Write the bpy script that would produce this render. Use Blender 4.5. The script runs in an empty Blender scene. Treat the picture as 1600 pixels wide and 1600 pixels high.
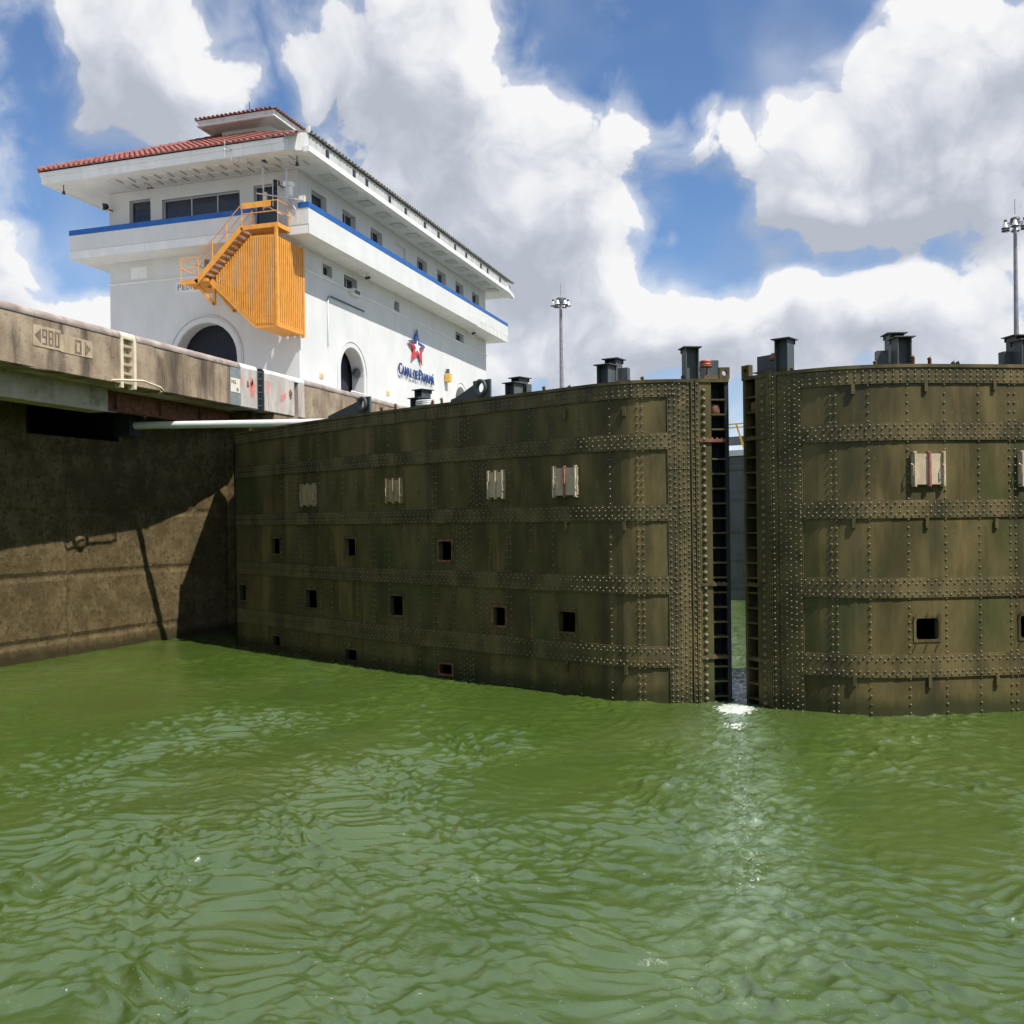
import bpy, bmesh, math, random
import numpy as np
from mathutils import Vector, Matrix
random.seed(7); np.random.seed(7)
S = bpy.context.scene
COL = S.collection
rad = math.radians

# ------------------------------------------------------------------ camera
# world: x across the lock, y along the lock axis, z up, water at z = 0
FPX, CAMH, YAW, CX, CY, ROLL = 1540., 4.1, rad(17.65), 800., 814., math.asin(.0124)
cam_d = bpy.data.cameras.new('camera')
cam = bpy.data.objects.new('camera', cam_d); COL.objects.link(cam)
cam_d.sensor_width = 36; cam_d.lens = FPX / 1600 * 36
cam_d.shift_y = (CY - 800) / 1600; cam_d.clip_start = .05; cam_d.clip_end = 6000
cam.matrix_world = (Matrix.Translation((0, 0, CAMH)) @ Matrix.Rotation(YAW, 4, 'Z')
                    @ Matrix.Rotation(rad(90), 4, 'X') @ Matrix.Rotation(-ROLL, 4, 'Z'))
S.camera = cam
S.cycles.use_adaptive_sampling = True; S.cycles.sample_clamp_direct = 6.; S.cycles.adaptive_threshold = .03; S.cycles.max_bounces = 5; S.cycles.diffuse_bounces = 2; S.cycles.glossy_bounces = 3; S.cycles.caustics_reflective = False; S.cycles.caustics_refractive = False
S.render.resolution_x = S.render.resolution_y = 1024

# ------------------------------------------------------------------ light
SUN_EL, SUN_PHI = rad(56.8), rad(22.)          # phi: azimuth turned from +x towards the camera
SUN_DIR = Vector((math.cos(SUN_PHI) * math.cos(SUN_EL), -math.sin(SUN_PHI) * math.cos(SUN_EL), math.sin(SUN_EL)))
sun_d = bpy.data.lights.new('sun', 'SUN'); sun_d.energy = 5.0; sun_d.angle = rad(.53); sun_d.color = (1, .955, .88)
sun = bpy.data.objects.new('sun', sun_d); COL.objects.link(sun)
sun.rotation_euler = SUN_DIR.to_track_quat('Z', 'Y').to_euler()
sun.location = (60, -40, 90)
S.view_settings.view_transform = 'Standard'; S.view_settings.look = 'None'
S.view_settings.gamma = 1; S.view_settings.exposure = .34
S.view_settings.use_curve_mapping = False

fw = Vector((-math.sin(YAW), math.cos(YAW))); rt = Vector((math.cos(YAW), math.sin(YAW)))
def ray(px, py):
    dx, dy = px - CX, py - CY; c, s = math.cos(ROLL), math.sin(ROLL)
    r = (dx * c - dy * s) / FPX; d = (dx * s + dy * c) / FPX
    v = fw + rt * r
    return Vector((v.x, v.y, -d))
CAM = Vector((0, 0, CAMH))
def atx(px, py, x): d = ray(px, py); return CAM + d * (x / d.x)
def aty(px, py, y): d = ray(px, py); return CAM + d * (y / d.y)
def atz(px, py, z): d = ray(px, py); return CAM + d * ((z - CAMH) / d.z)

# ------------------------------------------------------------------ sky
W = bpy.data.worlds.new('World'); S.world = W; W.use_nodes = True
nt = W.node_tree; nt.nodes.clear()
def N(tree, kind, **kw):
    n = tree.nodes.new(kind)
    for k, v in kw.items():
        if k == 'i':
            for a, b in v.items(): n.inputs[a].default_value = b
        else: setattr(n, k, v)
    return n
def math_(tree, op, a, b=None, c=None, clamp=False):
    n = tree.nodes.new('ShaderNodeMath'); n.operation = op; n.use_clamp = clamp
    for k, v in enumerate((a, b, c)):
        if v is None: continue
        if isinstance(v, (int, float)): n.inputs[k].default_value = v
        else: tree.links.new(v, n.inputs[k])
    return n.outputs[0]
def vmath(tree, op, a, b=None):
    n = tree.nodes.new('ShaderNodeVectorMath'); n.operation = op
    for k, v in enumerate((a, b)):
        if v is None: continue
        if isinstance(v, (tuple, list, Vector)): n.inputs[k].default_value = tuple(v)
        else: tree.links.new(v, n.inputs[k])
    return n.outputs['Value'] if op in ('DOT_PRODUCT', 'LENGTH') else n.outputs[0]
def smooth(tree, v, lo, hi, a=0., b=1.):
    n = tree.nodes.new('ShaderNodeMapRange'); n.interpolation_type = 'SMOOTHSTEP'
    tree.links.new(v, n.inputs['Value'])
    for k, x in (('From Min', lo), ('From Max', hi), ('To Min', a), ('To Max', b)): n.inputs[k].default_value = x
    return n.outputs['Result']
def mixc(tree, f, a, b, blend='MIX'):
    n = tree.nodes.new('ShaderNodeMix'); n.data_type = 'RGBA'; n.blend_type = blend
    for sock, v in ((n.inputs[0], f), (n.inputs[6], a), (n.inputs[7], b)):
        if isinstance(v, (int, float)): sock.default_value = v
        elif isinstance(v, (tuple, list)): sock.default_value = (*v[:3], 1)
        else: tree.links.new(v, sock)
    return n.outputs[2]

# cloud masses: direction given as (azimuth, elevation) in degrees, half sizes, amount
def azel(px, py):
    d = ray(px, py).normalized(); return math.degrees(math.atan2(d.x, d.y)), math.degrees(math.asin(d.z))
BLOBS = [  # px, py, rx, ry (px), amount
    (170, 50, 110, 90, .62), (290, 120, 110, 90, .60), (230, 190, 90, 45, .3), (0, 330, 55, 110, .55), (10, 440, 120, 70, .30), (140, 490, 60, 25, .5),
    (470, 70, 80, 80, .45), (600, 60, 110, 90, .62), (720, 90, 110, 90, .55), (760, 190, 130, 110, .62), (860, 290, 120, 110, .62), (900, 360, 110, 80, .5), (720, 330, 150, 110, .50), (600, 250, 110, 80, .35), (850, 450, 160, 90, .55), (700, 470, 160, 90, .35),
    (930, 110, 55, 70, .55), (1090, 170, 60, 60, .48), (1160, 215, 90, 40, .48), (1010, 200, 60, 50, .35),
    (1480, 150, 130, 110, .70), (1580, 50, 110, 70, .75), (1400, 110, 70, 60, .4), (1370, 240, 150, 80, .66), (1240, 330, 90, 50, .50), (1500, 290, 180, 90, .62), (1330, 340, 150, 45, .5),
    (1390, 460, 90, 50, .62), (1290, 500, 130, 50, .52), (1130, 520, 160, 50, .52), (970, 500, 70, 60, .45), (1060, 480, 90, 35, .4), (900, 570, 260, 60, .5), (1250, 570, 300, 50, .5), (1540, 510, 130, 80, .42),
    (1100, 50, 260, 85, -.85), (1080, 330, 80, 70, -.85), (1130, 400, 120, 35, -.55), (1330, 408, 130, 22, -.50), (40, 40, 45, 120, -.45), (405, 110, 38, 70, -.45), (420, 200, 60, 40, -.3), (150, 290, 120, 70, -.6), (90, 400, 70, 60, -.35),
    (1280, 110, 70, 70, -.6), (820, 20, 60, 50, -.55), (560, 230, 35, 45, -.35), (350, 30, 30, 40, -.4), (1180, 120, 60, 60, -.4), (1470, 420, 60, 25, -.4)]
DEG = 1540 / 57.2958     # px per degree near the centre
dg = bpy.data.node_groups.new('cloud_density', 'ShaderNodeTree')
dg.interface.new_socket('Vector', in_out='INPUT', socket_type='NodeSocketVector')
dg.interface.new_socket('Density', in_out='OUTPUT', socket_type='NodeSocketFloat')
gi = N(dg, 'NodeGroupInput'); go = N(dg, 'NodeGroupOutput')
vin = gi.outputs[0]
vw = vin
sep = N(dg, 'ShaderNodeSeparateXYZ'); dg.links.new(vw, sep.inputs[0])
az = math_(dg, 'ARCTAN2', sep.outputs[0], sep.outputs[1]); el = math_(dg, 'ARCSINE', sep.outputs[2])
cmb = N(dg, 'ShaderNodeCombineXYZ'); dg.links.new(az, cmb.inputs[0]); dg.links.new(el, cmb.inputs[1])
# the cloud layout is stored as a sum of products f_k(azimuth) * g_k(elevation), each kept in a colour ramp
AZ0, AZ1, EL0, EL1, NR = rad(-56), rad(20), rad(-2), rad(35), 32
ga, ge = np.linspace(AZ0, AZ1, NR), np.linspace(EL0, EL1, NR)
GA, GE = np.meshgrid(ga, ge, indexing='ij'); LAY = np.zeros_like(GA)
for (bx_, by_, rx_, ry_, am_) in BLOBS:
    a_, e_ = azel(bx_, by_); LAY += am_ * np.exp(-.8 * (((GA - rad(a_)) / rad(rx_ / DEG)) ** 2 + ((GE - rad(e_)) / rad(ry_ / DEG)) ** 2))
sg_ = lambda v, a, w: 1 / (1 + np.exp(-(np.degrees(v) - a) / w))
LAY -= .13 * sg_(GA, -50, 1.3) * (1 - sg_(GA, 14.5, 1.3)) * (1 - sg_(GE, 30, 1.2))      # mean cover matches the frame inside it
U_, S_, Vt_ = np.linalg.svd(LAY); NK = 12
fa_, fe_ = U_[:, :NK] * np.sqrt(S_[:NK]), (Vt_[:NK].T) * np.sqrt(S_[:NK])
SCL = max(abs(fa_).max(), abs(fe_).max())
def ramp(vals, fac):       # three functions per ramp, shifted into 0..1
    r = dg.nodes.new('ShaderNodeValToRGB'); r.color_ramp.interpolation = 'CARDINAL'; e = r.color_ramp.elements
    while len(e) < NR: e.new(.5)
    for k in range(NR): e[k].position = k / (NR - 1)
    for k in range(NR): e[k].color = (*[.5 + .5 * vals[k, c] / SCL for c in range(3)], 1)
    dg.links.new(fac, r.inputs[0])
    return vmath(dg, 'SUBTRACT', r.outputs[0], (.5, .5, .5))
ua = smooth(dg, az, AZ0, AZ1); ue = smooth(dg, el, EL0, EL1)
for nd in dg.nodes:
    if nd.type == 'MAP_RANGE': nd.interpolation_type = 'LINEAR'
tot = None
for k in range(0, NK, 3):
    g = vmath(dg, 'DOT_PRODUCT', ramp(fa_[:, k:k + 3], ua), ramp(fe_[:, k:k + 3], ue))
    g = math_(dg, 'MULTIPLY', g, 4 * SCL * SCL)
    tot = g if tot is None else math_(dg, 'ADD', tot, g)
n1 = N(dg, 'ShaderNodeTexNoise', i={'Scale': 7.5, 'Detail': 5.0, 'Roughness': .6}); dg.links.new(vw, n1.inputs['Vector'])
den = math_(dg, 'ADD', tot, math_(dg, 'MULTIPLY_ADD', n1.outputs[0], 1.45, -.72))
dg.links.new(den, go.inputs[0])

tc = N(nt, 'ShaderNodeTexCoord'); dirv = tc.outputs['Generated']
warp = N(nt, 'ShaderNodeTexNoise', i={'Scale': 7.0, 'Detail': 2.0, 'Roughness': .6}); nt.links.new(dirv, warp.inputs['Vector'])
sc = N(nt, 'ShaderNodeVectorMath', operation='SCALE'); nt.links.new(vmath(nt, 'SUBTRACT', warp.outputs['Color'], (.5, .5, .5)), sc.inputs[0]); sc.inputs['Scale'].default_value = .085
vwarp = vmath(nt, 'ADD', dirv, sc.outputs[0])
def density(off):
    g = nt.nodes.new('ShaderNodeGroup'); g.node_tree = dg
    nt.links.new(vwarp if off is None else vmath(nt, 'ADD', vwarp, off), g.inputs[0]); return g.outputs[0]
lightdir = Vector((.50, -.12, .86)).normalized()
B0 = density(None); B1 = density(lightdir * .026)
fine = N(nt, 'ShaderNodeTexNoise', i={'Scale': 40., 'Detail': 3., 'Roughness': .62}); nt.links.new(vwarp, fine.inputs['Vector'])
puff = N(nt, 'ShaderNodeTexVoronoi', feature='F1', i={'Scale': 19.}); nt.links.new(vmath(nt, 'ADD', vwarp, sc.outputs[0]), puff.inputs['Vector'])
fz = math_(nt, 'ADD', math_(nt, 'MULTIPLY_ADD', fine.outputs[0], .5, -.25), math_(nt, 'MULTIPLY_ADD', puff.outputs['Distance'], -.58, .25))
D0 = math_(nt, 'ADD', B0, fz)
mask = smooth(nt, math_(nt, 'MULTIPLY_ADD', fz, .5, D0), -.02, .26)
core = smooth(nt, B0, .10, 1.05)                      # how deep inside the cloud
grad = math_(nt, 'SUBTRACT', B0, B1)
spz = N(nt, 'ShaderNodeSeparateXYZ'); nt.links.new(dirv, spz.inputs[0])
lowhaze = smooth(nt, spz.outputs[2], .26, .10, 0., .34)      # far clouds near the horizon are paler
lit = math_(nt, 'ADD', math_(nt, 'ADD', math_(nt, 'MULTIPLY', grad, 1.35), lowhaze), math_(nt, 'MULTIPLY_ADD', core, -.34, .66))
lit = math_(nt, 'ADD', lit, math_(nt, 'MULTIPLY', fz, .9), clamp=True)
cr_n = nt.nodes.new('ShaderNodeValToRGB'); nt.links.new(lit, cr_n.inputs[0]); e_ = cr_n.color_ramp.elements
e_[0].position = .0; e_[0].color = (.50, .54, .62, 1); e_[1].position = 1.; e_[1].color = (.99, .99, 1., 1)
for p_, c_ in ((.25, (.59, .63, .71, 1)), (.5, (.72, .75, .82, 1)), (.72, (.86, .88, .92, 1))): q_ = e_.new(p_); q_.color = c_
veil = math_(nt, 'ADD', math_(nt, 'MULTIPLY', smooth(nt, warp.outputs[0], .40, .72), .30), math_(nt, 'MULTIPLY', smooth(nt, math_(nt, 'ADD', B0, math_(nt, 'MULTIPLY', fz, 1.6)), -.55, .25), .50), clamp=True)
mask = math_(nt, 'MAXIMUM', mask, veil)
ccol = mixc(nt, 1., cr_n.outputs[0], (12.4, 12.4, 12.4), 'MULTIPLY')
sky = N(nt, 'ShaderNodeTexSky', sky_type='NISHITA', sun_disc=False, sun_elevation=SUN_EL,
        sun_rotation=rad(90) + SUN_PHI, altitude=0, air_density=1.0, dust_density=.25, ozone_density=3.5)
skyc = mixc(nt, 1.0, sky.outputs[0], (1.42, 1.62, 1.84), 'MULTIPLY')
fin = mixc(nt, mask, skyc, ccol)
W.cycles.sampling_method = 'MANUAL'; W.cycles.sample_map_resolution = 512
bg = N(nt, 'ShaderNodeBackground', i={'Strength': .060}); nt.links.new(fin, bg.inputs[0])
wo = N(nt, 'ShaderNodeOutputWorld'); nt.links.new(bg.outputs[0], wo.inputs[0])

# ------------------------------------------------------------------ materials
MATS = {}
def pmat(name, c1, c2, scale=3., stretch=(1, 1, 1), rough=(.6, .8), bump=0., bscale=30., layers=(), spec=.5, metallic=0., detail=6., lo=.35, hi=.65, bdist=.02, slime=None):
    m = bpy.data.materials.new(name); m.use_nodes = True; t = m.node_tree
    bs = t.nodes['Principled BSDF']; geo = N(t, 'ShaderNodeNewGeometry')
    def noise(sc, st, det=6., ro=.6):
        v = vmath(t, 'MULTIPLY', geo.outputs['Position'], st)
        n = N(t, 'ShaderNodeTexNoise', i={'Scale': sc, 'Detail': det, 'Roughness': ro}); t.links.new(v, n.inputs['Vector']); return n.outputs[0]
    n = noise(scale, stretch, detail)
    f = smooth(t, n, lo, hi); col = mixc(t, f, c1, c2)
    for (lc, ls, lst, l0, l1, am) in layers:
        k = smooth(t, noise(ls, lst), l0, l1, 0, am); col = mixc(t, k, col, lc)
    if slime:
        spz_ = N(t, 'ShaderNodeSeparateXYZ'); t.links.new(geo.outputs['Position'], spz_.inputs[0])
        zz_ = math_(t, 'ADD', spz_.outputs[2], math_(t, 'MULTIPLY', noise(2.5, (1, 1, .4)), -.5))
        col = mixc(t, smooth(t, zz_, .22, -.12, 0, .8), col, slime)
    t.links.new(col, bs.inputs['Base Color'])
    t.links.new(smooth(t, n, .3, .7, rough[0], rough[1]), bs.inputs['Roughness'])
    bs.inputs['Specular IOR Level'].default_value = spec; bs.inputs['Metallic'].default_value = metallic
    if bump:
        b = N(t, 'ShaderNodeBump', i={'Strength': bump, 'Distance': bdist})
        t.links.new(noise(bscale, (1, 1, 1), 5.), b.inputs['Height']); t.links.new(b.outputs[0], bs.inputs['Normal'])
    MATS[name] = m
    return m
V = (1, 1, .13)
gate_m = pmat('gate_paint', (.064, .055, .025), (.142, .112, .048), 1.1, (1, 1, .35), (.38, .55), .10, 30., [
    ((.225, .160, .066), .9, (1.4, 1.4, .18), .52, .72, .75), ((.056, .070, .024), .55, (1, 1, .5), .5, .7, .8),
    ((.030, .031, .024), .8, (2, 2, .12), .50, .72, .6), ((.30, .21, .13), 9., (1, 1, 1), .64, .8, .45), ((.17, .075, .032), 2.6, (3, 3, .09), .66, .80, .55), ((.27, .235, .16), 42., (1, 1, .7), .60, .76, .35)], spec=.16, slime=(.030, .036, .014))
rivet_m = pmat('rivet_paint', (.10, .088, .052), (.175, .148, .088), 5., rough=(.36, .5), spec=.5, layers=[((.12, .06, .03), 3., (1, 1, 1), .62, .8, .6)])
strap_m = pmat('strap_paint', (.072, .062, .031), (.148, .116, .053), 1.6, (1, 1, .6), (.36, .52), .10, 30., [
    ((.22, .16, .08), 1.3, (1, 1, 1), .55, .75, .7), ((.022, .023, .018), .8, (2, 2, .12), .48, .70, .65)], spec=.18, slime=(.030, .036, .014))
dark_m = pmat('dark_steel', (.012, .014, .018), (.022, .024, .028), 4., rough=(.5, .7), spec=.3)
post_m = pmat('grey_steel', (.058, .072, .078), (.095, .108, .110), 2.5, (1, 1, .3), (.42, .6), .1, 40., [((.03, .035, .035), 3., (2, 2, .2), .55, .75, .6)], spec=.4)
hatch_m = pmat('hatch_galvanised', (.44, .345, .235), (.56, .455, .32), 6., (1, 1, .4), (.5, .7), .15, 50., [((.22, .14, .08), 5., (1, 1, .3), .58, .75, .6)])
hatch2_m = pmat('hatch_weathered', (.30, .225, .12), (.40, .31, .18), 8., (1, 1, .4), (.5, .7), .15, 50., [((.16, .10, .05), 6., (1, 1, .3), .55, .75, .6)])
redpaint_m = pmat('red_paint', (.26, .08, .06), (.36, .15, .12), 8., rough=(.5, .7), layers=[((.38, .32, .26), 10., (1, 1, .4), .52, .7, .7)])
rust_m = pmat('rust', (.13, .055, .030), (.26, .115, .06), 6., rough=(.7, .9), bump=.4, bscale=40, layers=[((.05, .03, .025), 4., (1, 1, 1), .5, .7, .7)])
rubber_m = pmat('red_rubber', (.42, .10, .06), (.52, .16, .10), 7., rough=(.5, .7))
cop_m = pmat('coping_concrete', (.22, .162, .108), (.38, .30, .212), 1.0, (1, 1, .7), (.8, .95), .5, 18., [
    ((.055, .042, .032), .8, (1.5, 1.5, .22), .47, .68, .88), ((.48, .40, .30), .7, (1, 1, .7), .54, .70, .65), ((.10, .075, .055), 7., (1, 1, 1), .56, .72, .55),
    ((.045, .042, .038), 2.4, (1, 1.2, .35), .60, .72, .7)], spec=.25, bdist=.03)
nose_m = pmat('nosing_steel', (.28, .22, .19), (.42, .36, .31), 1.5, rough=(.5, .7), bump=.1, layers=[((.20, .13, .11), 2., (1, 1, 1), .5, .7, .7)])
wall_m = pmat('lock_concrete', (.135, .096, .045), (.215, .162, .082), 2.0, (1, 1, .8), (.8, .95), 1., 75., [
    ((.055, .042, .026), 7.5, (1, 1, 1), .5, .68, .8), ((.085, .065, .030), .5, (1, 1, 1), .5, .66, .6), ((.55, .50, .40), 30., (1, 1, 1), .62, .69, .9), ((.055, .048, .035), .8, (1.5, 1.5, .15), .55, .7, .6)], spec=.08, bdist=.06, slime=(.045, .040, .018))
soffit_m = pmat('soffit_concrete', (.40, .34, .25), (.52, .45, .34), 1.2, (1, 1, 1), (.8, .95), .3, 20., [((.14, .12, .09), 1.6, (1, 1, 1), .5, .7, .6)])
deck_m = pmat('deck_concrete', (.36, .34, .31), (.48, .46, .42), .6, rough=(.8, .95), bump=.2, bscale=10.)
white_m = pmat('white_plaster', (.60, .61, .605), (.66, .66, .645), .8, (1, 1, .5), (.7, .85), .12, 14., [((.52, .52, .47), 2.2, (2.4, 2.4, .07), .57, .78, .55), ((.50, .50, .46), .5, (1, 1, .5), .54, .76, .30)])
trim_m = pmat('white_trim', (.70, .71, .70), (.78, .78, .77), 1.2, (1, 1, .5), (.7, .85), .1, 14., [((.48, .47, .43), 2.2, (2, 2, .25), .55, .8, .45)])
grim_m = pmat('weathered_white', (.55, .56, .53), (.68, .68, .66), 1.5, (1.5, 1.5, .2), (.7, .9), .2, 14., [((.34, .34, .29), 2.5, (2, 2, .3), .52, .75, .7)])
upst_shade_m = pmat('shaded_upstand', (.38, .39, .37), (.48, .49, .47), 1.5, (1.5, 1.5, .2), (.7, .9), .1, 14., [((.28, .28, .25), 2.5, (2, 2, .3), .52, .75, .6)])  # grimy white, its base greyed for shade from the tile overhang
groove_m = pmat('groove_grey', (.38, .39, .40), (.46, .46, .46), 2.)
blue_m = pmat('blue_paint', (.003, .082, .31), (.004, .110, .40), 2., rough=(.4, .55), layers=[((.02, .05, .30), 4., (1, 1, 1), .6, .8, .4)])
tile_m = pmat('roof_tile', (.20, .052, .042), (.30, .100, .078), 2.2, rough=(.6, .8), bump=.2, bscale=20, layers=[((.10, .035, .035), 3., (1, 1, 1), .52, .72, .7), ((.50, .22, .18), 8., (1, 1, 1), .6, .8, .5)])
tileold_m = pmat('roof_tile_mossy', (.13, .12, .10), (.22, .21, .17), 3., rough=(.7, .9), layers=[((.05, .05, .05), 4., (1, 1, 1), .5, .7, .7)])
orange_m = pmat('orange_paint', (.70, .29, .035), (.78, .345, .06), 3., rough=(.4, .55), layers=[((.42, .16, .05), 4., (1, 1, .3), .56, .80, .55), ((.80, .46, .16), 2., (1, 1, .5), .55, .75, .4)], spec=.4)
glass_m = pmat('dark_glass', (.010, .016, .028), (.016, .024, .040), 1., rough=(.05, .09), spec=.6)
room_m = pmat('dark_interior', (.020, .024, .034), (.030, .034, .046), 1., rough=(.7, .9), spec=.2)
frame_m = pmat('window_frame', (.42, .44, .46), (.50, .52, .54), 3., rough=(.4, .6))
black_m = pmat('black_enamel', (.016, .018, .024), (.026, .028, .034), 5., rough=(.4, .6))
alu_m = pmat('bare_aluminium', (.48, .49, .50), (.58, .59, .60), 5., rough=(.35, .5), metallic=.3)
pipe_m = pmat('pipe_white', (.66, .67, .64), (.74, .74, .71), 2., rough=(.35, .5), layers=[((.42, .40, .34), 3., (1, 1, 1), .6, .8, .4)])
cream_m = pmat('cream_paint', (.60, .50, .36), (.70, .61, .47), 4., rough=(.6, .8), layers=[((.36, .26, .17), 4., (1, 1, .3), .55, .75, .6)])
mark_m = pmat('faded_marker', (.36, .275, .18), (.46, .36, .24), 5., (1, 1, .5), (.8, .95), .2, 20, [((.22, .16, .11), 5., (1, 1, .25), .52, .72, .75)])
markink_m = pmat('marker_ink', (.13, .095, .068), (.20, .15, .105), 8., rough=(.8, .95), layers=[((.36, .27, .18), 9., (1, 1, .4), .56, .72, .7)])
steelpl_m = pmat('painted_steel_plate', (.40, .36, .33), (.55, .50, .46), 1.4, (1, 1, .5), (.6, .8), .2, 18, [((.62, .10, .08), .75, (1, 1, .6), .56, .68, .75), ((.20, .15, .12), 2.5, (1.6, 1.6, .2), .55, .7, .8)])
greysign_m = pmat('grey_sign', (.17, .19, .20), (.22, .24, .25), 3.)
signw_m = pmat('sign_white', (.66, .62, .50), (.74, .70, .60), 3., layers=[((.45, .38, .28), 5., (1, 1, 1), .58, .75, .5)])
ink_m = pmat('sign_ink', (.06, .06, .06), (.09, .09, .09), 3.)
logob_m = pmat('logo_blue', (.012, .040, .17), (.018, .055, .22), 3., rough=(.4, .5))
logor_m = pmat('logo_red', (.50, .025, .035), (.58, .04, .05), 3., rough=(.4, .5))
logow_m = pmat('logo_white', (.80, .80, .80), (.84, .84, .84), 3.)
yel_m = pmat('yellow_paint', (.60, .36, .05), (.68, .43, .09), 4.)
mast_m = pmat('mast_steel', (.17, .16, .18), (.23, .22, .24), 2., rough=(.4, .6))
lamp_m = pmat('lamp_reflector', (.62, .64, .66), (.72, .74, .76), 2., rough=(.25, .4), metallic=.4)
fargate_m = pmat('far_gate_paint', (.075, .082, .090), (.11, .115, .12), 1.5, (1, 1, .3), (.5, .7), .2, 20)

# ------------------------------------------------------------------ mesh helpers
def link(name, me, mat, parent=None, loc=None):
    o = bpy.data.objects.new(name, me); COL.objects.link(o)
    if mat and not me.materials: me.materials.append(mat)
    if parent: o.parent = parent
    if loc: o.location = loc
    return o
class MB:
    def __init__(s): s.v = []; s.f = []; s.sm = []
    def add(s, vs, fs, smooth=False):
        b = len(s.v); s.v += [tuple(p) for p in vs]; s.f += [tuple(i + b for i in f) for f in fs]; s.sm += [smooth] * len(fs); return s
    def box(s, x0, x1, y0, y1, z0, z1):
        return s.add([(x0, y0, z0), (x1, y0, z0), (x1, y1, z0), (x0, y1, z0), (x0, y0, z1), (x1, y0, z1), (x1, y1, z1), (x0, y1, z1)],
                     [(3, 2, 1, 0), (4, 5, 6, 7), (0, 1, 5, 4), (1, 2, 6, 5), (2, 3, 7, 6), (3, 0, 4, 7)])
    def hexa(s, bot, top):      # two quads
        return s.add(list(bot) + list(top), [(3, 2, 1, 0), (4, 5, 6, 7), (0, 1, 5, 4), (1, 2, 6, 5), (2, 3, 7, 6), (3, 0, 4, 7)])
    def bar(s, p, q, w, h, up=(0, 0, 1)):   # rectangular bar from p to q
        p, q = Vector(p), Vector(q); d = (q - p).normalized(); u = Vector(up)
        if abs(d.dot(u)) > .98: u = Vector((0, 1, 0))
        sd = d.cross(u).normalized() * (w / 2); u = sd.cross(d).normalized() * (h / 2)
        return s.hexa([p - sd - u, p + sd - u, p + sd + u, p - sd + u], [q - sd - u, q + sd - u, q + sd + u, q - sd + u])
    def tube(s, pts, r, n=8, cap=True):
        pts = [Vector(p) for p in pts]; rs = r if isinstance(r, (list, tuple)) else [r] * len(pts)
        rings = []
        for i, p in enumerate(pts):
            d = (pts[min(i + 1, len(pts) - 1)] - pts[max(i - 1, 0)]).normalized()
            u = Vector((0, 0, 1)) if abs(d.z) < .95 else Vector((0, 1, 0))
            a = d.cross(u).normalized(); b = a.cross(d)
            rings.append([p + (a * math.cos(k * 2 * math.pi / n) + b * math.sin(k * 2 * math.pi / n)) * rs[i] for k in range(n)])
        vs = [v for r_ in rings for v in r_]; fs = []
        for i in range(len(pts) - 1):
            for k in range(n): fs.append((i * n + k, i * n + (k + 1) % n, (i + 1) * n + (k + 1) % n, (i + 1) * n + k))
        s.add(vs, fs, True)
        if cap:
            s.add(rings[0], [tuple(range(n))]); s.add(rings[-1], [tuple(reversed(range(n)))])
        return s
    def lathe(s, prof, c=(0, 0, 0), n=16, sm=True):     # prof: (r, z)
        c = Vector(c); vs = []; fs = []
        for r, z in prof: vs += [c + Vector((r * math.cos(k * 2 * math.pi / n), r * math.sin(k * 2 * math.pi / n), z)) for k in range(n)]
        for i in range(len(prof) - 1):
            for k in range(n): fs.append((i * n + k, i * n + (k + 1) % n, (i + 1) * n + (k + 1) % n, (i + 1) * n + k))
        return s.add(vs, fs, sm)
    def prism(s, poly, off):        # poly: 3-D loop, extruded by off
        n = len(poly); off = Vector(off); a = [Vector(p) for p in poly]; b = [p + off for p in a]
        return s.add(a + b, [tuple(range(n)), tuple(reversed(range(n, 2 * n)))] + [(i, (i + 1) % n, n + (i + 1) % n, n + i) for i in range(n)])
    def mesh(s, name):
        me = bpy.data.meshes.new(name); me.from_pydata(s.v, [], s.f)
        me.polygons.foreach_set('use_smooth', s.sm); me.update()
        bm = bmesh.new(); bm.from_mesh(me); bmesh.ops.recalc_face_normals(bm, faces=bm.faces); bm.to_mesh(me); bm.free()
        return me
    def build(s, name, mat, parent=None, label=None, kind=None):
        o = link(name, s.mesh(name), mat, parent)
        if label: o['label'] = label
        if kind: o['kind'] = kind
        return o
def thing(name, label, cat, loc=(0, 0, 0), group=None):
    o = bpy.data.objects.new(name, None); COL.objects.link(o); o.location = loc; o.empty_display_size = .3
    o['label'] = label; o['category'] = cat
    if group: o['group'] = group
    return o
def adopt(root):     # children were built in world coordinates: keep them there under a moved Empty
    inv = Matrix.Translation(root.location).inverted()
    for c in root.children: c.matrix_parent_inverse = inv
def tag(o, label, cat, group=None):
    o['label'] = label; o['category'] = cat
    if group: o['group'] = group
    return o
def struct(o): o['kind'] = 'structure'; return o

# ------------------------------------------------------------------ layout constants
XC = -20.09                       # lock-side face of the left wall's coping
ZT, ZB = 9.96, 8.35               # coping top and bottom
XM = -1.87                        # lock centre line
XR = 2 * XM - XC                  # right wall face
ZG = 7.2                          # gate top

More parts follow.
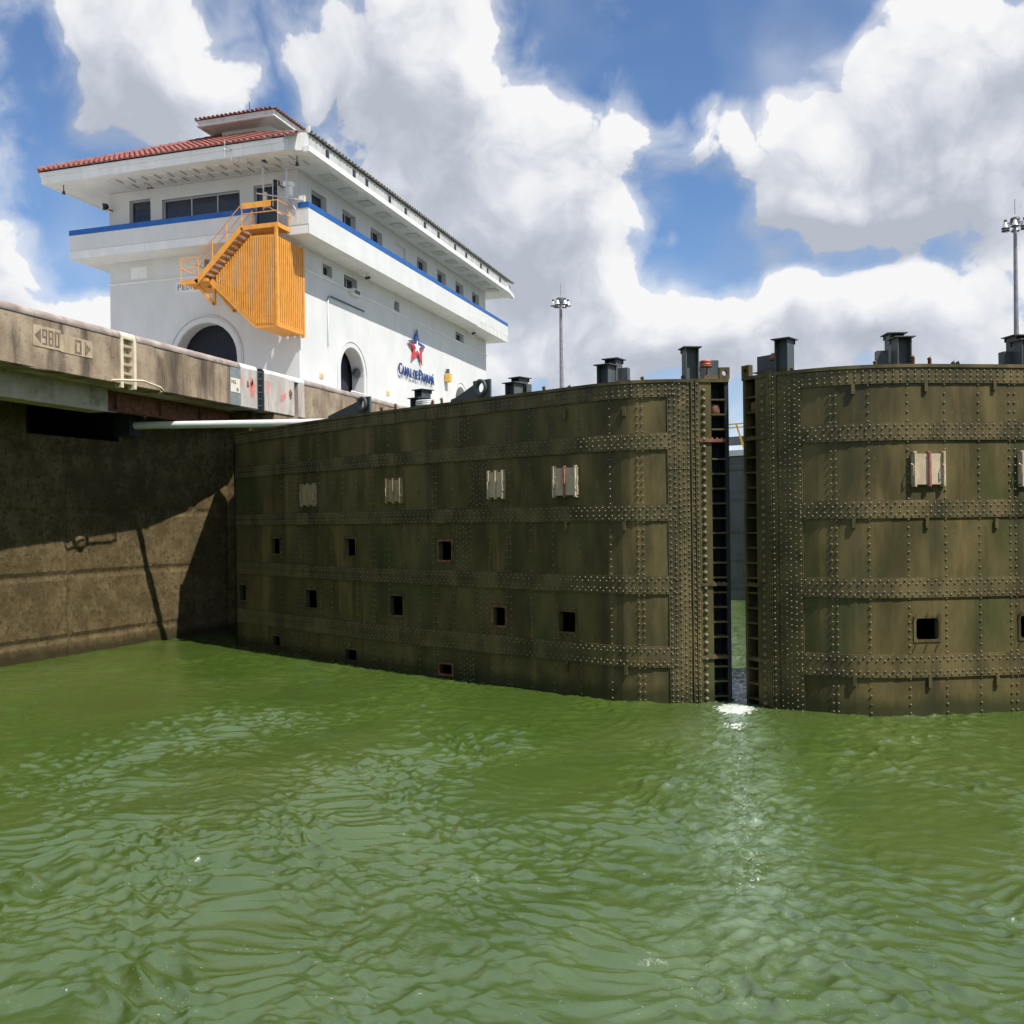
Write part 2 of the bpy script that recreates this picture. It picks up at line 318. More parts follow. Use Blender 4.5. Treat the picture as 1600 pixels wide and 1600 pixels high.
# ------------------------------------------------------------------ water
def noise2(x, y, seed, lam, n=14, spread=math.pi):
    r = np.random.RandomState(seed); out = np.zeros_like(x)
    for i in range(n):
        th = r.uniform(-spread, spread); L = lam * r.uniform(.6, 1.6); ph = r.uniform(0, 6.28)
        out += np.sin((x * np.cos(th) + y * np.sin(th)) * 2 * np.pi / L + ph)
    return out / math.sqrt(n / 2)
def make_water():
    xs = np.concatenate([np.arange(-26, -12, .08), np.arange(-12, 6, .033), np.arange(6, 17, .12)])
    ys = [2.0]
    while ys[-1] < 27: ys.append(ys[-1] + ((.10 if ys[-1] < 6.8 else .026) + max(0, ys[-1] - 10) * .0035))
    while ys[-1] < 60: ys.append(ys[-1] + .3)
    ys = np.array(ys)
    X, Y = np.meshgrid(xs, ys); nx, ny = len(xs), len(ys)
    wx = X + .16 * noise2(X, Y, 3, 2.6) ; wy = Y + .16 * noise2(X, Y, 4, 2.6)
    r = np.random.RandomState(11); Z = np.zeros_like(X); Zs = np.zeros_like(X); GX = np.zeros_like(X); GY = np.zeros_like(X)
    for i in range(130):        # short chop running obliquely across the lock
        L = .115 * (5.5 ** (r.rand() ** 1.3)); th = rad(82) + r.normal(0, .9); a = .0036 * (L / .4) ** 1.12
        ph = r.uniform(0, 6.28); arg = (wx * math.cos(th) + wy * math.sin(th)) * 2 * np.pi / L + ph
        sn, cs = np.sin(arg), np.cos(arg); Z += a * sn; GX += a * math.cos(th) * cs; GY += a * math.sin(th) * cs
    for i in range(16):        # slow swell and boils
        L = r.uniform(1.6, 4.5); th = r.uniform(0, 6.28); Zs += .0026 * L ** .6 * np.sin((X * math.cos(th) + Y * math.sin(th)) * 2 * np.pi / L + r.uniform(0, 6.28))
    m = .72 + .30 * noise2(X, Y, 8, 5.5)
    m = np.clip(m, .2, 1.2)
    near = np.clip((20.5 - Y) / 9., 0, 1); amp = .62 + .38 * near ** .8
    plume = np.exp(-((X - XM - .105 * (22 - Y)) / 1.0) ** 2) * np.clip((Y - 8) / 6, 0, 1)    # outflow from the gap
    amp = amp * m * (1 - .35 * plume)
    Z = Z * amp + Zs * (.5 + .7 * near); inner = np.clip((26 - Y) / 3, 0, 1); GX *= amp * .55 * inner; GY *= amp * .55 * inner
    for i in range(30):
        L = r.uniform(.10, .3); th = r.uniform(0, 6.28); Z += plume * .0022 * np.sin((wx * math.cos(th) + wy * math.sin(th)) * 2 * np.pi / L + r.uniform(0, 6.28))
    Z += .05 * np.exp(-((X - XM + .1) / .5) ** 2 - ((Y - 21.4) / .55) ** 2)
    co = np.stack([X + GX, Y + GY, Z], -1).reshape(-1, 3)
    idx = np.arange(nx * ny).reshape(ny, nx)
    q = np.stack([idx[:-1, :-1], idx[:-1, 1:], idx[1:, 1:], idx[1:, :-1]], -1).reshape(-1, 4)
    # outer apron so the sheet runs on up and down the canal
    me = bpy.data.meshes.new('water'); me.vertices.add(len(co)); me.vertices.foreach_set('co', co.ravel())
    me.loops.add(q.size); me.loops.foreach_set('vertex_index', q.ravel().astype(np.int32))
    me.polygons.add(len(q)); me.polygons.foreach_set('loop_start', np.arange(0, q.size, 4, dtype=np.int32)); me.polygons.foreach_set('loop_total', np.full(len(q), 4, np.int32))
    me.polygons.foreach_set('use_smooth', np.ones(len(q), bool)); me.update(calc_edges=True); me.validate()
    m_ = bpy.data.materials.new('green_water'); m_.use_nodes = True; t = m_.node_tree; bs = t.nodes['Principled BSDF']
    geo = N(t, 'ShaderNodeNewGeometry'); pos = geo.outputs['Position']
    def nz(sc_, st=(1, 1, 1), det=5., dist=0.):
        n = N(t, 'ShaderNodeTexNoise', i={'Scale': sc_, 'Detail': det, 'Roughness': .6, 'Distortion': dist}); t.links.new(vmath(t, 'MULTIPLY', pos, st), n.inputs['Vector']); return n.outputs[0]
    col = mixc(t, smooth(t, nz(.22, det=3., dist=.6), .35, .68), (.050, .088, .013), (.068, .106, .021))
    col = mixc(t, smooth(t, nz(.5, det=4., dist=1.), .52, .75, 0, .6), col, (.074, .116, .044))
    # foam: thin broken patches, thickest where the water spills through the gap
    sp = N(t, 'ShaderNodeSeparateXYZ'); t.links.new(pos, sp.inputs[0])
    def gauss(cx, cy, rx, ry):
        d = vmath(t, 'MULTIPLY', vmath(t, 'SUBTRACT', pos, (cx, cy, 0)), (1 / rx, 1 / ry, 0)); q_ = vmath(t, 'DOT_PRODUCT', d, d)
        return math_(t, 'POWER', 2.71828, math_(t, 'MULTIPLY', q_, -1.))
    g1 = math_(t, 'MULTIPLY', gauss(-1.9, 21.6, .48, .8), .62)
    g2 = math_(t, 'MULTIPLY', gauss(-1.75, 19.9, .35, .5), .34)
    g3 = math_(t, 'MULTIPLY', gauss(-.85, 11.6, .30, 1.7), .22)
    g4 = math_(t, 'MULTIPLY', gauss(-1.4, 17., .8, 3.), .10)
    fg = math_(t, 'ADD', math_(t, 'ADD', g1, g2), math_(t, 'ADD', g3, g4))
    fo = smooth(t, math_(t, 'ADD', nz(9., (1, .6, 1), 8., .8), fg), .78, .92, 0, .9)
    fl = math_(t, 'MULTIPLY', smooth(t, nz(30., (1, 1.8, 1), 3.), .675, .73, 0, .85), smooth(t, nz(1.1, det=4., dist=1.), .50, .62))  # small foam flecks, also painted in for the sparkle of glints
    fo = math_(t, 'MAXIMUM', fo, fl)
    col = mixc(t, fo, col, (.70, .74, .68))
    plx = math_(t, 'SUBTRACT', sp.outputs[0], math_(t, 'MULTIPLY_ADD', sp.outputs[1], -.105, .357))
    pl = math_(t, 'POWER', 2.71828, math_(t, 'MULTIPLY', math_(t, 'MULTIPLY', plx, plx), -1.9))
    pl = math_(t, 'MULTIPLY', pl, smooth(t, sp.outputs[1], 7., 12.))
    air = math_(t, 'MULTIPLY', pl, smooth(t, nz(3.2, (1, .7, 1), 7., 1.2), .34, .66, 0, .5))
    col = mixc(t, air, col, (.24, .32, .22))
    fo2 = smooth(t, math_(t, 'MULTIPLY', pl, nz(16., (1, .7, 1), 6., 1.)), .54, .72, 0, .45)
    fo = math_(t, 'MAXIMUM', fo, fo2); col = mixc(t, fo2, col, (.68, .72, .66))
    t.links.new(col, bs.inputs['Base Color'])
    t.links.new(math_(t, 'MULTIPLY_ADD', fo, .5, .09), bs.inputs['Roughness'])
    bs.inputs['IOR'].default_value = 2.3
    b1 = N(t, 'ShaderNodeBump', i={'Strength': .45, 'Distance': .02}); t.links.new(nz(8., (1, 1.7, 1), 6., .7), b1.inputs['Height'])
    b2 = N(t, 'ShaderNodeBump', i={'Strength': .5, 'Distance': .008}); t.links.new(nz(26., (1, 1.6, 1), 4., .4), b2.inputs['Height']); t.links.new(b1.outputs[0], b2.inputs['Normal'])
    t.links.new(b2.outputs[0], bs.inputs['Normal'])
    o = link('water', me, m_); struct(o)
    far = MB().add([(-26, 60, 0), (17, 60, 0), (17, 900, 0), (-26, 900, 0)], [(0, 1, 2, 3)]).add([(-26, -300, 0), (17, -300, 0), (17, 2, 0), (-26, 2, 0)], [(0, 1, 2, 3)])
    struct(far.build('water', m_))
make_water()

# ------------------------------------------------------------------ lock gates
def catmull(P, step=.08):
    P = [Vector(p) for p in P]; P = [P[0] * 2 - P[1]] + P + [P[-1] * 2 - P[-2]]; out = []
    for i in range(1, len(P) - 2):
        n = max(2, int((P[i + 1] - P[i]).length / step))
        for k in range(n):
            t = k / n
            out.append(.5 * ((2 * P[i]) + (P[i + 1] - P[i - 1]) * t + (2 * P[i - 1] - 5 * P[i] + 4 * P[i + 1] - P[i + 2]) * t * t + (3 * P[i] - P[i - 1] - 3 * P[i + 1] + P[i + 2]) * t ** 3))
    out.append(P[-2]); return out
def dome_template(r, h, n=8):
    prof = [(r, 0), (r * .82, h * .58), (r * .4, h * .93)]; vs = []; fs = []
    for (q, z) in prof: vs += [(q * math.cos(k * 2 * math.pi / n), q * math.sin(k * 2 * math.pi / n), z) for k in range(n)]
    vs.append((0, 0, h))
    for i in range(2):
        for k in range(n): fs.append((i * n + k, i * n + (k + 1) % n, (i + 1) * n + (k + 1) % n, (i + 1) * n + k))
    for k in range(n): fs.append((2 * n + k, 2 * n + (k + 1) % n, 3 * n))
    return vs, fs
STRAPS = [(.78, 1.25), (2.42, 2.83), (4.06, 4.43), (5.66, 6.03), (6.83, 7.14)]     # z ranges of the horizontal straps
class Leaf:
    def __init__(s, sign, prof):     # sign -1: left leaf, +1: right leaf; prof: (distance from centre line, y)
        s.sg = sign; s.P = catmull([(XM + sign * d, y) for d, y in prof])
        s.A = [0.]
        for i in range(1, len(s.P)): s.A.append(s.A[-1] + (s.P[i] - s.P[i - 1]).length)
        s.L = s.A[-1]; s.rv = []
    def pt(s, a, z=0., off=0.):
        a = min(max(a, 0), s.L - 1e-6)
        i = int(np.searchsorted(s.A, a, 'right')) - 1; i = min(i, len(s.P) - 2)
        t = (a - s.A[i]) / (s.A[i + 1] - s.A[i]); p = s.P[i].lerp(s.P[i + 1], t)
        d = (s.P[min(i + 3, len(s.P) - 1)] - s.P[max(i - 2, 0)]).normalized()
        n = Vector((d.y, -d.x)); n = n if n.y < 0 else -n
        return Vector((p.x + n.x * off, p.y + n.y * off, z))
    def nrm(s, a): return (s.pt(a, 0, 1) - s.pt(a, 0, 0))
    def at(s, px, py=800):
        d = ray(px, py); best = None
        for i in range(len(s.P) - 1):
            c0 = s.P[i].x * d.y - s.P[i].y * d.x; c1 = s.P[i + 1].x * d.y - s.P[i + 1].y * d.x
            if c0 * c1 <= 0:
                t = c0 / (c0 - c1 + 1e-12); a = s.A[i] + t * (s.A[i + 1] - s.A[i]); p = s.P[i].lerp(s.P[i + 1], t)
                return a, CAMH + d.z * (p.y / d.y)
        return None
    def band(s, mb, a0, a1, z0, z1, off, back, seg=.3, chamfer=0.):   # plate standing proud from 'back' to 'off'
        n = max(1, int(abs(a1 - a0) / seg)); aa = [a0 + (a1 - a0) * k / n for k in range(n + 1)]
        vs = []; fs = []
        for a in aa: vs += [s.pt(a, z0, back), s.pt(a, z0, off), s.pt(a, z1, off), s.pt(a, z1, back)]
        for k in range(n):
            b = 4 * k; c = b + 4
            fs += [(b + 1, c + 1, c + 2, b + 2), (b, c, c + 1, b + 1), (b + 2, c + 2, c + 3, b + 3)]
        fs += [(0, 1, 2, 3), tuple(4 * n + k for k in (3, 2, 1, 0))]
        mb.add(vs, fs); return mb
    def skin(s, a0, a1, z0, z1, holes, off, name, mat, parent):   # plate with openings
        al = {a0, a1}; zl = {z0, z1}; n = max(1, int((a1 - a0) / .35))
        for k in range(1, n): al.add(a0 + (a1 - a0) * k / n)
        hs = [h for h in holes if h[0] > a0 and h[1] < a1 and h[2] < z1 and h[3] > z0]
        hs = [(h[0], h[1], max(h[2], z0), min(h[3], z1)) for h in hs]
        for h in hs: al.update(h[:2]); zl.update(h[2:])
        al = sorted(al); zl = sorted(zl); mb = MB(); idx = {}
        vs = []; fs = []
        for i, a in enumerate(al):
            for j, z in enumerate(zl): idx[i, j] = len(vs); vs.append(s.pt(a, z, off))
        for i in range(len(al) - 1):
            for j in range(len(zl) - 1):
                ca, cz = (al[i] + al[i + 1]) / 2, (zl[j] + zl[j + 1]) / 2
                if any(h[0] < ca < h[1] and h[2] < cz < h[3] for h in hs): continue
                fs.append((idx[i, j], idx[i + 1, j], idx[i + 1, j + 1], idx[i, j + 1]))
        mb.add(vs, fs)
        e = .02
        for (u0, u1, w0, w1) in ((a0, a1, z0, z1),):       # plate edges
            s.band(mb, u0, u1, w1 - .001, w1, off - .0005, off - e); s.band(mb, u0, u0 + .001, w0, w1, off - .0005, off - e); s.band(mb, u1 - .001, u1, w0, w1, off - .0005, off - e)
        for h in hs:                                       # rims of the openings
            for (u0, u1, w0, w1) in ((h[0] - .02, h[0], h[2], h[3]), (h[1], h[1] + .02, h[2], h[3]), (h[0], h[1], h[3], h[3] + .02)):
                s.band(mb, u0, u1, w0, w1, off - .003, off - .14)
        return mb.build(name, mat, parent)
    def rivet(s, a, z, off, k=1.):
        s.rv.append((s.pt(a, z, off), s.nrm(a), k * random.uniform(.92, 1.08)))
    def flush_rivets(s, parent, mat, r=.0235, h=.020):
        tv, tf = dome_template(r, h); tv = np.array(tv); nv = len(tv)
        nr = len(s.rv); V_ = np.zeros((nr, nv, 3)); Fq = []; Ft = []
        for i, (p, n, k) in enumerate(s.rv):
            n = np.array(n); up = np.array((0, 0, 1.)); t = np.cross(up, n); B = np.stack([t, up, n])
            V_[i] = np.array(p) + (tv * k) @ B
        me = bpy.data.meshes.new('rivets'); faces = []
        for i in range(nr):
            b = i * nv; faces += [tuple(x + b for x in f) for f in tf]
        me.from_pydata(V_.reshape(-1, 3).tolist(), [], faces); me.polygons.foreach_set('use_smooth', [True] * len(faces)); me.update()
        o = link('rivets', me, mat, parent); o['kind'] = 'stuff'; o['label'] = 'round rivet heads dotted over the plates'
        return o
PROF_L = [(.18, 22.57), (.75, 22.35), (1.4, 22.08), (2.2, 21.95), (3.1, 22.15), (4.4, 22.72), (6.2, 23.5), (7.6, 24.15), (10.4, 25.42), (13.4, 27.0), (17.35, 29.3)]
PROF_R = [(.16, 22.5), (.75, 22.0), (1.4, 21.72), (2.2, 21.57), (2.9, 21.62), (3.7, 21.85), (5.8, 22.8), (7.6, 23.7), (10.4, 25.2), (13.4, 26.9), (17.35, 29.2)]
BOLT = {}
def bolt_mesh():
    if 'b' not in BOLT:
        v, f = dome_template(.052, .055, 10); mb = MB(); mb.add(v, f, True); BOLT['b'] = mb.mesh('bolt'); BOLT['b'].materials.append(rivet_m)
    return BOLT['b']
def frame_to(o, p, n):   # put an object at p with its local z along the horizontal normal n
    n = Vector(n).normalized(); up = Vector((0, 0, 1)); t = up.cross(n)
    M_ = Matrix.Identity(4)
    for r_ in range(3): M_[r_][0], M_[r_][1], M_[r_][2], M_[r_][3] = t[r_], up[r_], n[r_], p[r_]
    o.matrix_local = M_
def make_leaf(sg, prof, label, px, hatches, manholes, brackets, posts, bumper_px):
    lf = Leaf(sg, prof)
    hx = XM + sg * 17.35
    root = thing('lock_gate', label, 'lock gate', (0, 0, 0), 'the two gate leaves almost shut')
    ax = {k: lf.at(v)[0] for k, v in px.items() if isinstance(v, (int, float))}
    L = lf.L
    holes = []
    for (x0, x1, y0, y1) in manholes:
        aA, zA = lf.at(x0, y0); aB, zB = lf.at(x1, y1); a0, a1 = sorted((aA, aB)); zb = lf.at((x0 + x1) / 2, y1)[1]; zt = lf.at((x0 + x1) / 2, y0)[1]
        holes.append((a0, a1, zb, zt))
    # skin plates between the straps, with butt joints staggered from strake to strake
    zs = [-1.5, 1.02, 2.63, 4.25, 5.85, ZG - .02]
    aB = ax['border']                      # inner edge of the border plates
    joints = [[5.4, 12.6], [5.0, 11.9], [5.5, 12.4], [4.9, 11.8], [5.6, 12.5]]
    if 'joints' in px: joints = [[lf.at(q)[0] for q in row] for row in px['joints']]
    for k in range(5):
        js = [aB - .02] + sorted(joints[k]) + [L]
        for i in range(len(js) - 1):
            lf.skin(js[i] + (.004 if i else 0), js[i + 1] - .004, zs[k] + .002, zs[k + 1] - .002, holes, .004 * ((i + k) % 3), 'plate', gate_m, root)
        for j in joints[k]:               # butt strap with five columns of rivets
            z0 = STRAPS[k - 1][1] + .01 if k else -1.4; z1 = STRAPS[k][0] - .01
            for q in range(5):
                for i in range(int((z1 - max(z0, -.3)) / .125)): lf.rivet(j + (q - 2) * .115, z1 - .09 - i * .125 - (q % 2) * .04, .012)
    # straps
    for (z0, z1) in STRAPS:
        end = ax['border'] - .20 if z0 > .5 else ax['border']
        lf.band(MB(), ax['border'] - .22, L - .02, z0, z1, .035, -.01).build('strap', strap_m, root)
        a = ax['border'] - .12; k = 0
        while a < L - .1:
            st = .072 * (k % 2)
            if z0 > 6.5:
                for r_ in range(3): lf.rivet(a, z1 - .05 - r_ * .10, .035)
            else:
                h_ = z1 - z0
                lf.rivet(a, z1 - .055 - st, .035); lf.rivet(a, z0 + .055 + st, .035)
            a += .082 if z0 < 6.5 else .15; k += 1
    # lip along the top and the deck
    lip = MB(); lf.band(lip, .0, L, ZG - .05, ZG + .02, .06, -.2); lip.build('top_rail', strap_m, root)
    bk = lambda a: (lf.pt(0, 0, 0).lerp(lf.pt(L - .001, 0, 0), a / L))
    d_ = (lf.pt(L - .01) - lf.pt(0)).normalized(); nb = Vector((-d_.y, d_.x, 0)); nb = nb if nb.y > 0 else -nb
    B0_ = lf.pt(0) + Vector((sg * .22, 1.75, 0)); B1_ = lf.pt(L - .01) + nb * 2.5
    back = lambda a, z: Vector((*B0_.lerp(B1_, a / L).xy, z))
    dk = MB(); n = 60; vs = []
    for k in range(n + 1):
        a = L * k / n; vs += [lf.pt(a, ZG - .03, -.05), back(a, ZG - .03)]
    dk.add(vs, [(2 * k, 2 * k + 1, 2 * k + 3, 2 * k + 2) for k in range(n)]); dk.build('deck', strap_m, root)
    bm_ = MB(); bm_.add([back(0, -1.5), back(L, -1.5), back(L, ZG - .02), back(0, ZG - .02)], [(0, 1, 2, 3)]); bm_.build('back_plate', gate_m, root)
    e2 = MB(); e2.add([lf.pt(L - .001, -1.5, 0), back(L, -1.5), back(L, ZG), lf.pt(L - .001, ZG, 0)], [(0, 1, 2, 3)]); e2.tube([back(L, -1.5) - nb * .55, back(L, ZG + .12) - nb * .55], .52, 20); e2.build('quoin_post', strap_m, root)
    h0 = lf.pt(L - .001); hb = MB(); hb.prism([Vector((h0.x + sg * u, h0.y + v, -1.5)) for u, v in ((-.01, .02), (1.68, 2.42), (.4, 3.3), (-1.2, 1.6))], (0, 0, 1.5 + ZG - .03)); hb.build('shadow_block', dark_m, root)  # unseen block added behind the leaf end to cast its wall shadow
    # vertical frames: single and double rivet columns
    for cpx in px['cols']:
        cs = [lf.at(cpx)[0]] if cpx < 5000 else [cpx - 5000]
        for a in cs:
            for k in range(5):
                z0 = STRAPS[k - 1][1] + .03 if k else -.3; z1 = STRAPS[k][0] - .03; nn = int((z1 - z0) / .152)
                for i in range(nn + 1):
                    z = z0 + (z1 - z0) * i / max(nn, 1)
                    if not any(h[0] - .1 < a < h[1] + .1 and h[2] - .12 < z < h[3] + .12 for h in holes): lf.rivet(a, z, .01)
    # border plates beside the mitre post
    b0, b1, b2, b3 = ax['border'], ax['angle'], ax['bolt0'], ax['bolt1']
    zc = [-1.5, 1.0, 2.05, 3.3, 4.25, 5.2, 5.85, ZG - .01]
    for i in range(len(zc) - 1): lf.band(MB(), b1, b0, zc[i] + .003, zc[i + 1] - .003, .028 + .006 * (i % 2), -.02, .1).build('border_plate', strap_m, root)
    lf.band(MB(), b2, b1 - .004, -1.5, ZG, .065, -.02, .06).build('edge_angle', strap_m, root)
    lf.band(MB(), b2 + (b1 - b2) * .42, b2 + (b1 - b2) * .5, -1.5, ZG + .002, .095, .06, .06).build('edge_rib', strap_m, root)
    lf.band(MB(), b3, b2 - .004, -1.5, ZG - .02, .035, -.3, .06).build('bolt_plate', gate_m, root)
    for cpx in px['bcols']:
        a = lf.at(cpx)[0]; o_ = .072 if a < b1 else .038
        z = -.2 + random.uniform(0, .1)
        while z < ZG - .06:
            lf.rivet(a, z, o_, .95); z += .128 if random.random() < .85 else .17
    lf.flush_rivets(root, rivet_m)
    ab = lf.at(px['boltc'])[0]; z = -.12
    while z < ZG - .12:
        o = link('bolt', bolt_mesh(), rivet_m, root); frame_to(o, lf.pt(ab, z, .035), lf.nrm(ab)); z += .178 + random.uniform(-.012, .012)
    # ladder recess between the bolt plate and the mitre post
    p0, p1 = 0.0, ax['post']
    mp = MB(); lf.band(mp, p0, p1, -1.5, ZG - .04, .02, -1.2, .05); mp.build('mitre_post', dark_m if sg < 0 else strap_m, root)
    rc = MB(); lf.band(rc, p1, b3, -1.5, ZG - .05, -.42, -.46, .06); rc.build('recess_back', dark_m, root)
    z = .12; k = 0
    shelf = [1.0, 2.63, 5.85]
    while z < ZG - .2:
        if not any(abs(z - q) < .14 for q in shelf):
            rg = MB(); lf.band(rg, p1 + .002, b3 - .002, z - .018, z + .018, .045, -.34, .06); rg.build('rung', strap_m if sg < 0 else gate_m, root)
        z += .332
    for q in shelf:
        rg = MB(); lf.band(rg, p1 + .002, b2, q - .04, q + .03, .075, -.40, .06)
        for i in range(5): p = lf.pt(p1 + (b2 - p1) * (i + .7) / 5.4, q + .03, .03); rg.lathe([(.02, 0), (.02, .03), (0, .032)], p, 8)
        rg.build('shelf_plate', rust_m if (sg < 0 and q > 5) else strap_m, root)
    # eye plate and end beam over the recess
    eb = MB(); lf.band(eb, 0, b1, ZG - .05, ZG + .03, .03, -.35, .08); lf.band(eb, .14, b1 + .1, ZG + .03, ZG + .15, -.28, -.36, .1); eb.build('end_beam', strap_m, root)
    ep = MB(); c = lf.pt(.085, ZG + .16, .03); t = (lf.pt(.2) - lf.pt(.02)).normalized(); nn_ = lf.nrm(.1)
    R_, h_ = .06, .115; ring = [(math.cos(q * math.pi / 8), math.sin(q * math.pi / 8)) for q in range(16)]
    sq = []
    for (cx_, cz_) in ring: m_ = max(abs(cx_), abs(cz_)); sq.append((cx_ / m_, cz_ / m_))
    for off in (0, -.10):
        pass
    vi = [c + t * x * R_ + Vector((0, 0, z * R_)) for x, z in ring]; vo = [c + t * x * h_ + Vector((0, 0, z * h_ * 1.1)) for x, z in sq]
    bi = [p - nn_ * .12 for p in vi]; bo = [p - nn_ * .12 for p in vo]
    fs = []
    for k in range(16):
        j = (k + 1) % 16; fs += [(k, j, 16 + j, 16 + k), (32 + k, 48 + k, 48 + j, 32 + j), (k, 32 + k, 32 + j, j), (16 + k, 16 + j, 48 + j, 48 + k)]
    ep.add(vi + vo + bi + bo, fs); ep.build('eye_plate', strap_m, root)
    # roller in the recess and red rubber bumper above it
    ar = lf.at(bumper_px)[0]; bp = lf.pt(ar, 0, -.45)
    bu = MB(); bu.tube([(bp.x, bp.y, ZG), (bp.x, bp.y, ZG + .36)], .035, 10); bu.lathe([(.0, .36), (.14, .36), (.14, .385), (.0, .385)], (bp.x, bp.y, ZG), 16); ob = bu.build('bumper', rust_m, root)
    rb = MB(); rb.lathe([(0, .385), (.10, .385), (.115, .41), (.115, .44), (.09, .455), (.115, .47), (.115, .50), (.10, .52), (0, .52)], (bp.x, bp.y, ZG), 18); rb.build('rubber_disc', rubber_m, ob)
    gs = MB(); q = lf.pt(ar + .12 , 0, -.3); gs.hexa([(q.x - .03, q.y - .03, ZG), (q.x + .03, q.y - .03, ZG), (q.x + .03, q.y + .03, ZG), (q.x - .03, q.y + .03, ZG)], [(q.x - .08, q.y - .05, ZG + .32), (q.x + .08, q.y - .05, ZG + .32), (q.x + .08, q.y + .05, ZG + .32), (q.x - .08, q.y + .05, ZG + .32)]); gs.build('gusset', post_m, root)
    rp = lf.pt((p1 + b3) / 2 + .04, 6.55, -.12); ro = MB(); ro.lathe([(0, -.11), (.10, -.11), (.12, -.08), (.12, .08), (.10, .11), (0, .11)], rp, 18); ro.build('roller', rust_m, root)
    # hatch covers
    for i, (x0, x1, y0, y1, mt, red) in enumerate(hatches):
        aA, _ = lf.at(x0, (y0 + y1) / 2); aB, _ = lf.at(x1, (y0 + y1) / 2); a0, a1 = sorted((aA, aB)); z0 = lf.at((x0 + x1) / 2, y1)[1]; z1 = lf.at((x0 + x1) / 2, y0)[1]
        hc = lf.band(MB(), a0, a1, z0, z1, .075, -.02, .2).build('hatch_cover', mt, root)
        w = a1 - a0
        for f_ in (.07, .5, .93):
            ac = a0 + w * f_
            rb = MB(); lf.band(rb, ac - .022, ac + .022, z0 - .035, z1 + .035, .125, .07, .2); lf.band(rb, ac - .035, ac + .035, z0 - .05, z0 - .012, .10, .0, .2); lf.band(rb, ac - .035, ac + .035, z1 + .012, z1 + .05, .10, .0, .2)
            rb.build('rib', redpaint_m if (red and f_ == .5) else mt, hc)
        if w > .5:
            for f_ in (-.02, .88):
                ac = a0 + w * f_ ; zc_ = (z0 + z1) / 2 - .02
                MB().tube([lf.pt(ac, zc_ + .13, .08), lf.pt(ac, zc_ + .09, .15), lf.pt(ac, zc_ - .09, .15), lf.pt(ac, zc_ - .13, .08)], .012, 6).build('handle', cream_m, hc)
    # manhole frames
    for i, h in enumerate(holes):
        fr = MB(); w = .055
        for (u0, u1, w0, w1) in ((h[0] - w, h[0] - .002, h[2] - w, h[3] + w), (h[1] + .002, h[1] + w, h[2] - w, h[3] + w), (h[0] - .002, h[1] + .002, h[3] + .001, h[3] + w), (h[0] - .002, h[1] + .002, h[2] - w, h[2] - .001)):
            lf.band(fr, u0, u1, w0, w1, .022, -.02, .3)
        cr = .07; am = h[0]
        for (ca, sa, cz, sz) in ((h[0], 1, h[2], 1), (h[1], -1, h[2], 1), (h[0], 1, h[3], -1), (h[1], -1, h[3], -1)):   # rounded corners
            pts = [(ca, cz)] + [(ca + sa * cr * (1 - math.cos(t_)), cz + sz * cr * (1 - math.sin(t_))) for t_ in (0, .4, .8, 1.17, 1.57)]
            fr.add([lf.pt(a, z, .015) for a, z in pts], [tuple(range(len(pts)))])
        fo_ = fr.build('manhole_frame', rust_m if (i % 4 == 2) else strap_m, root)
        for fa in (.0, .5, 1.):
            for zz in (h[2] - .085, h[3] + .085):
                p = lf.pt(h[0] + (h[1] - h[0]) * fa, zz, .02); n_ = lf.nrm(h[0])
                MB().tube([p, p + n_ * .07], .013, 6).build('stud', strap_m, fo_)
    for (x_, y0, y1) in brackets:
        a, z1 = lf.at(x_, y0); z0 = lf.at(x_, y1)[1]
        lf.band(MB(), a - .035, a + .035, z0, z1, .06, -.01, .1).build('bracket', strap_m, root)
    for (x_, off, h_, w_) in posts:       # H-section posts with a head plate
        a = lf.at(x_, 600)[0]; b = lf.pt(a, ZG - .03); b = b + Vector((b.x, b.y, 0)).normalized() * off; t = (lf.pt(a + .05) - lf.pt(a - .05)).normalized(); n_ = lf.nrm(a)
        ps = MB()
        def blk(u0, u1, v0, v1, z0, z1):
            f = lambda u, v, z: b + t * u + n_ * v + Vector((0, 0, z))
            ps.hexa([f(u0, v0, z0), f(u1, v0, z0), f(u1, v1, z0), f(u0, v1, z0)], [f(u0, v0, z1), f(u1, v0, z1), f(u1, v1, z1), f(u0, v1, z1)])
        blk(-w_, -w_ + .02, -.17, .17, 0, h_); blk(w_ - .02, w_, -.17, .17, 0, h_); blk(-w_ + .02, w_ - .02, -.01, .01, 0, h_)
        blk(-w_ - .065, w_ + .065, -.25, .22, h_ + .001, h_ + .022)
        blk(-w_ - .02, w_ + .02, -.20, -.19, h_ - .09, h_)
        ps.build('deck_post', post_m, root)
    return lf, root
left_px = dict(border=1044, angle=1080, bolt0=1093, bolt1=1112.5, post=1134, boltc=1100.5,
               cols=[997, 1005, 954, 906, 864, 829, 792, 797.5, 766, 737, 708, 677, 682, 654, 631, 608, 581, 585.5, 558, 537, 518, 500, 485, 440, 425, 410, 396],
               bcols=[1048, 1055.5, 1062.5, 1069.5, 1076, 1084, 1090],
               joints=[[728, 462], [755, 466], [724, 463], [751, 466], [724, 462]])
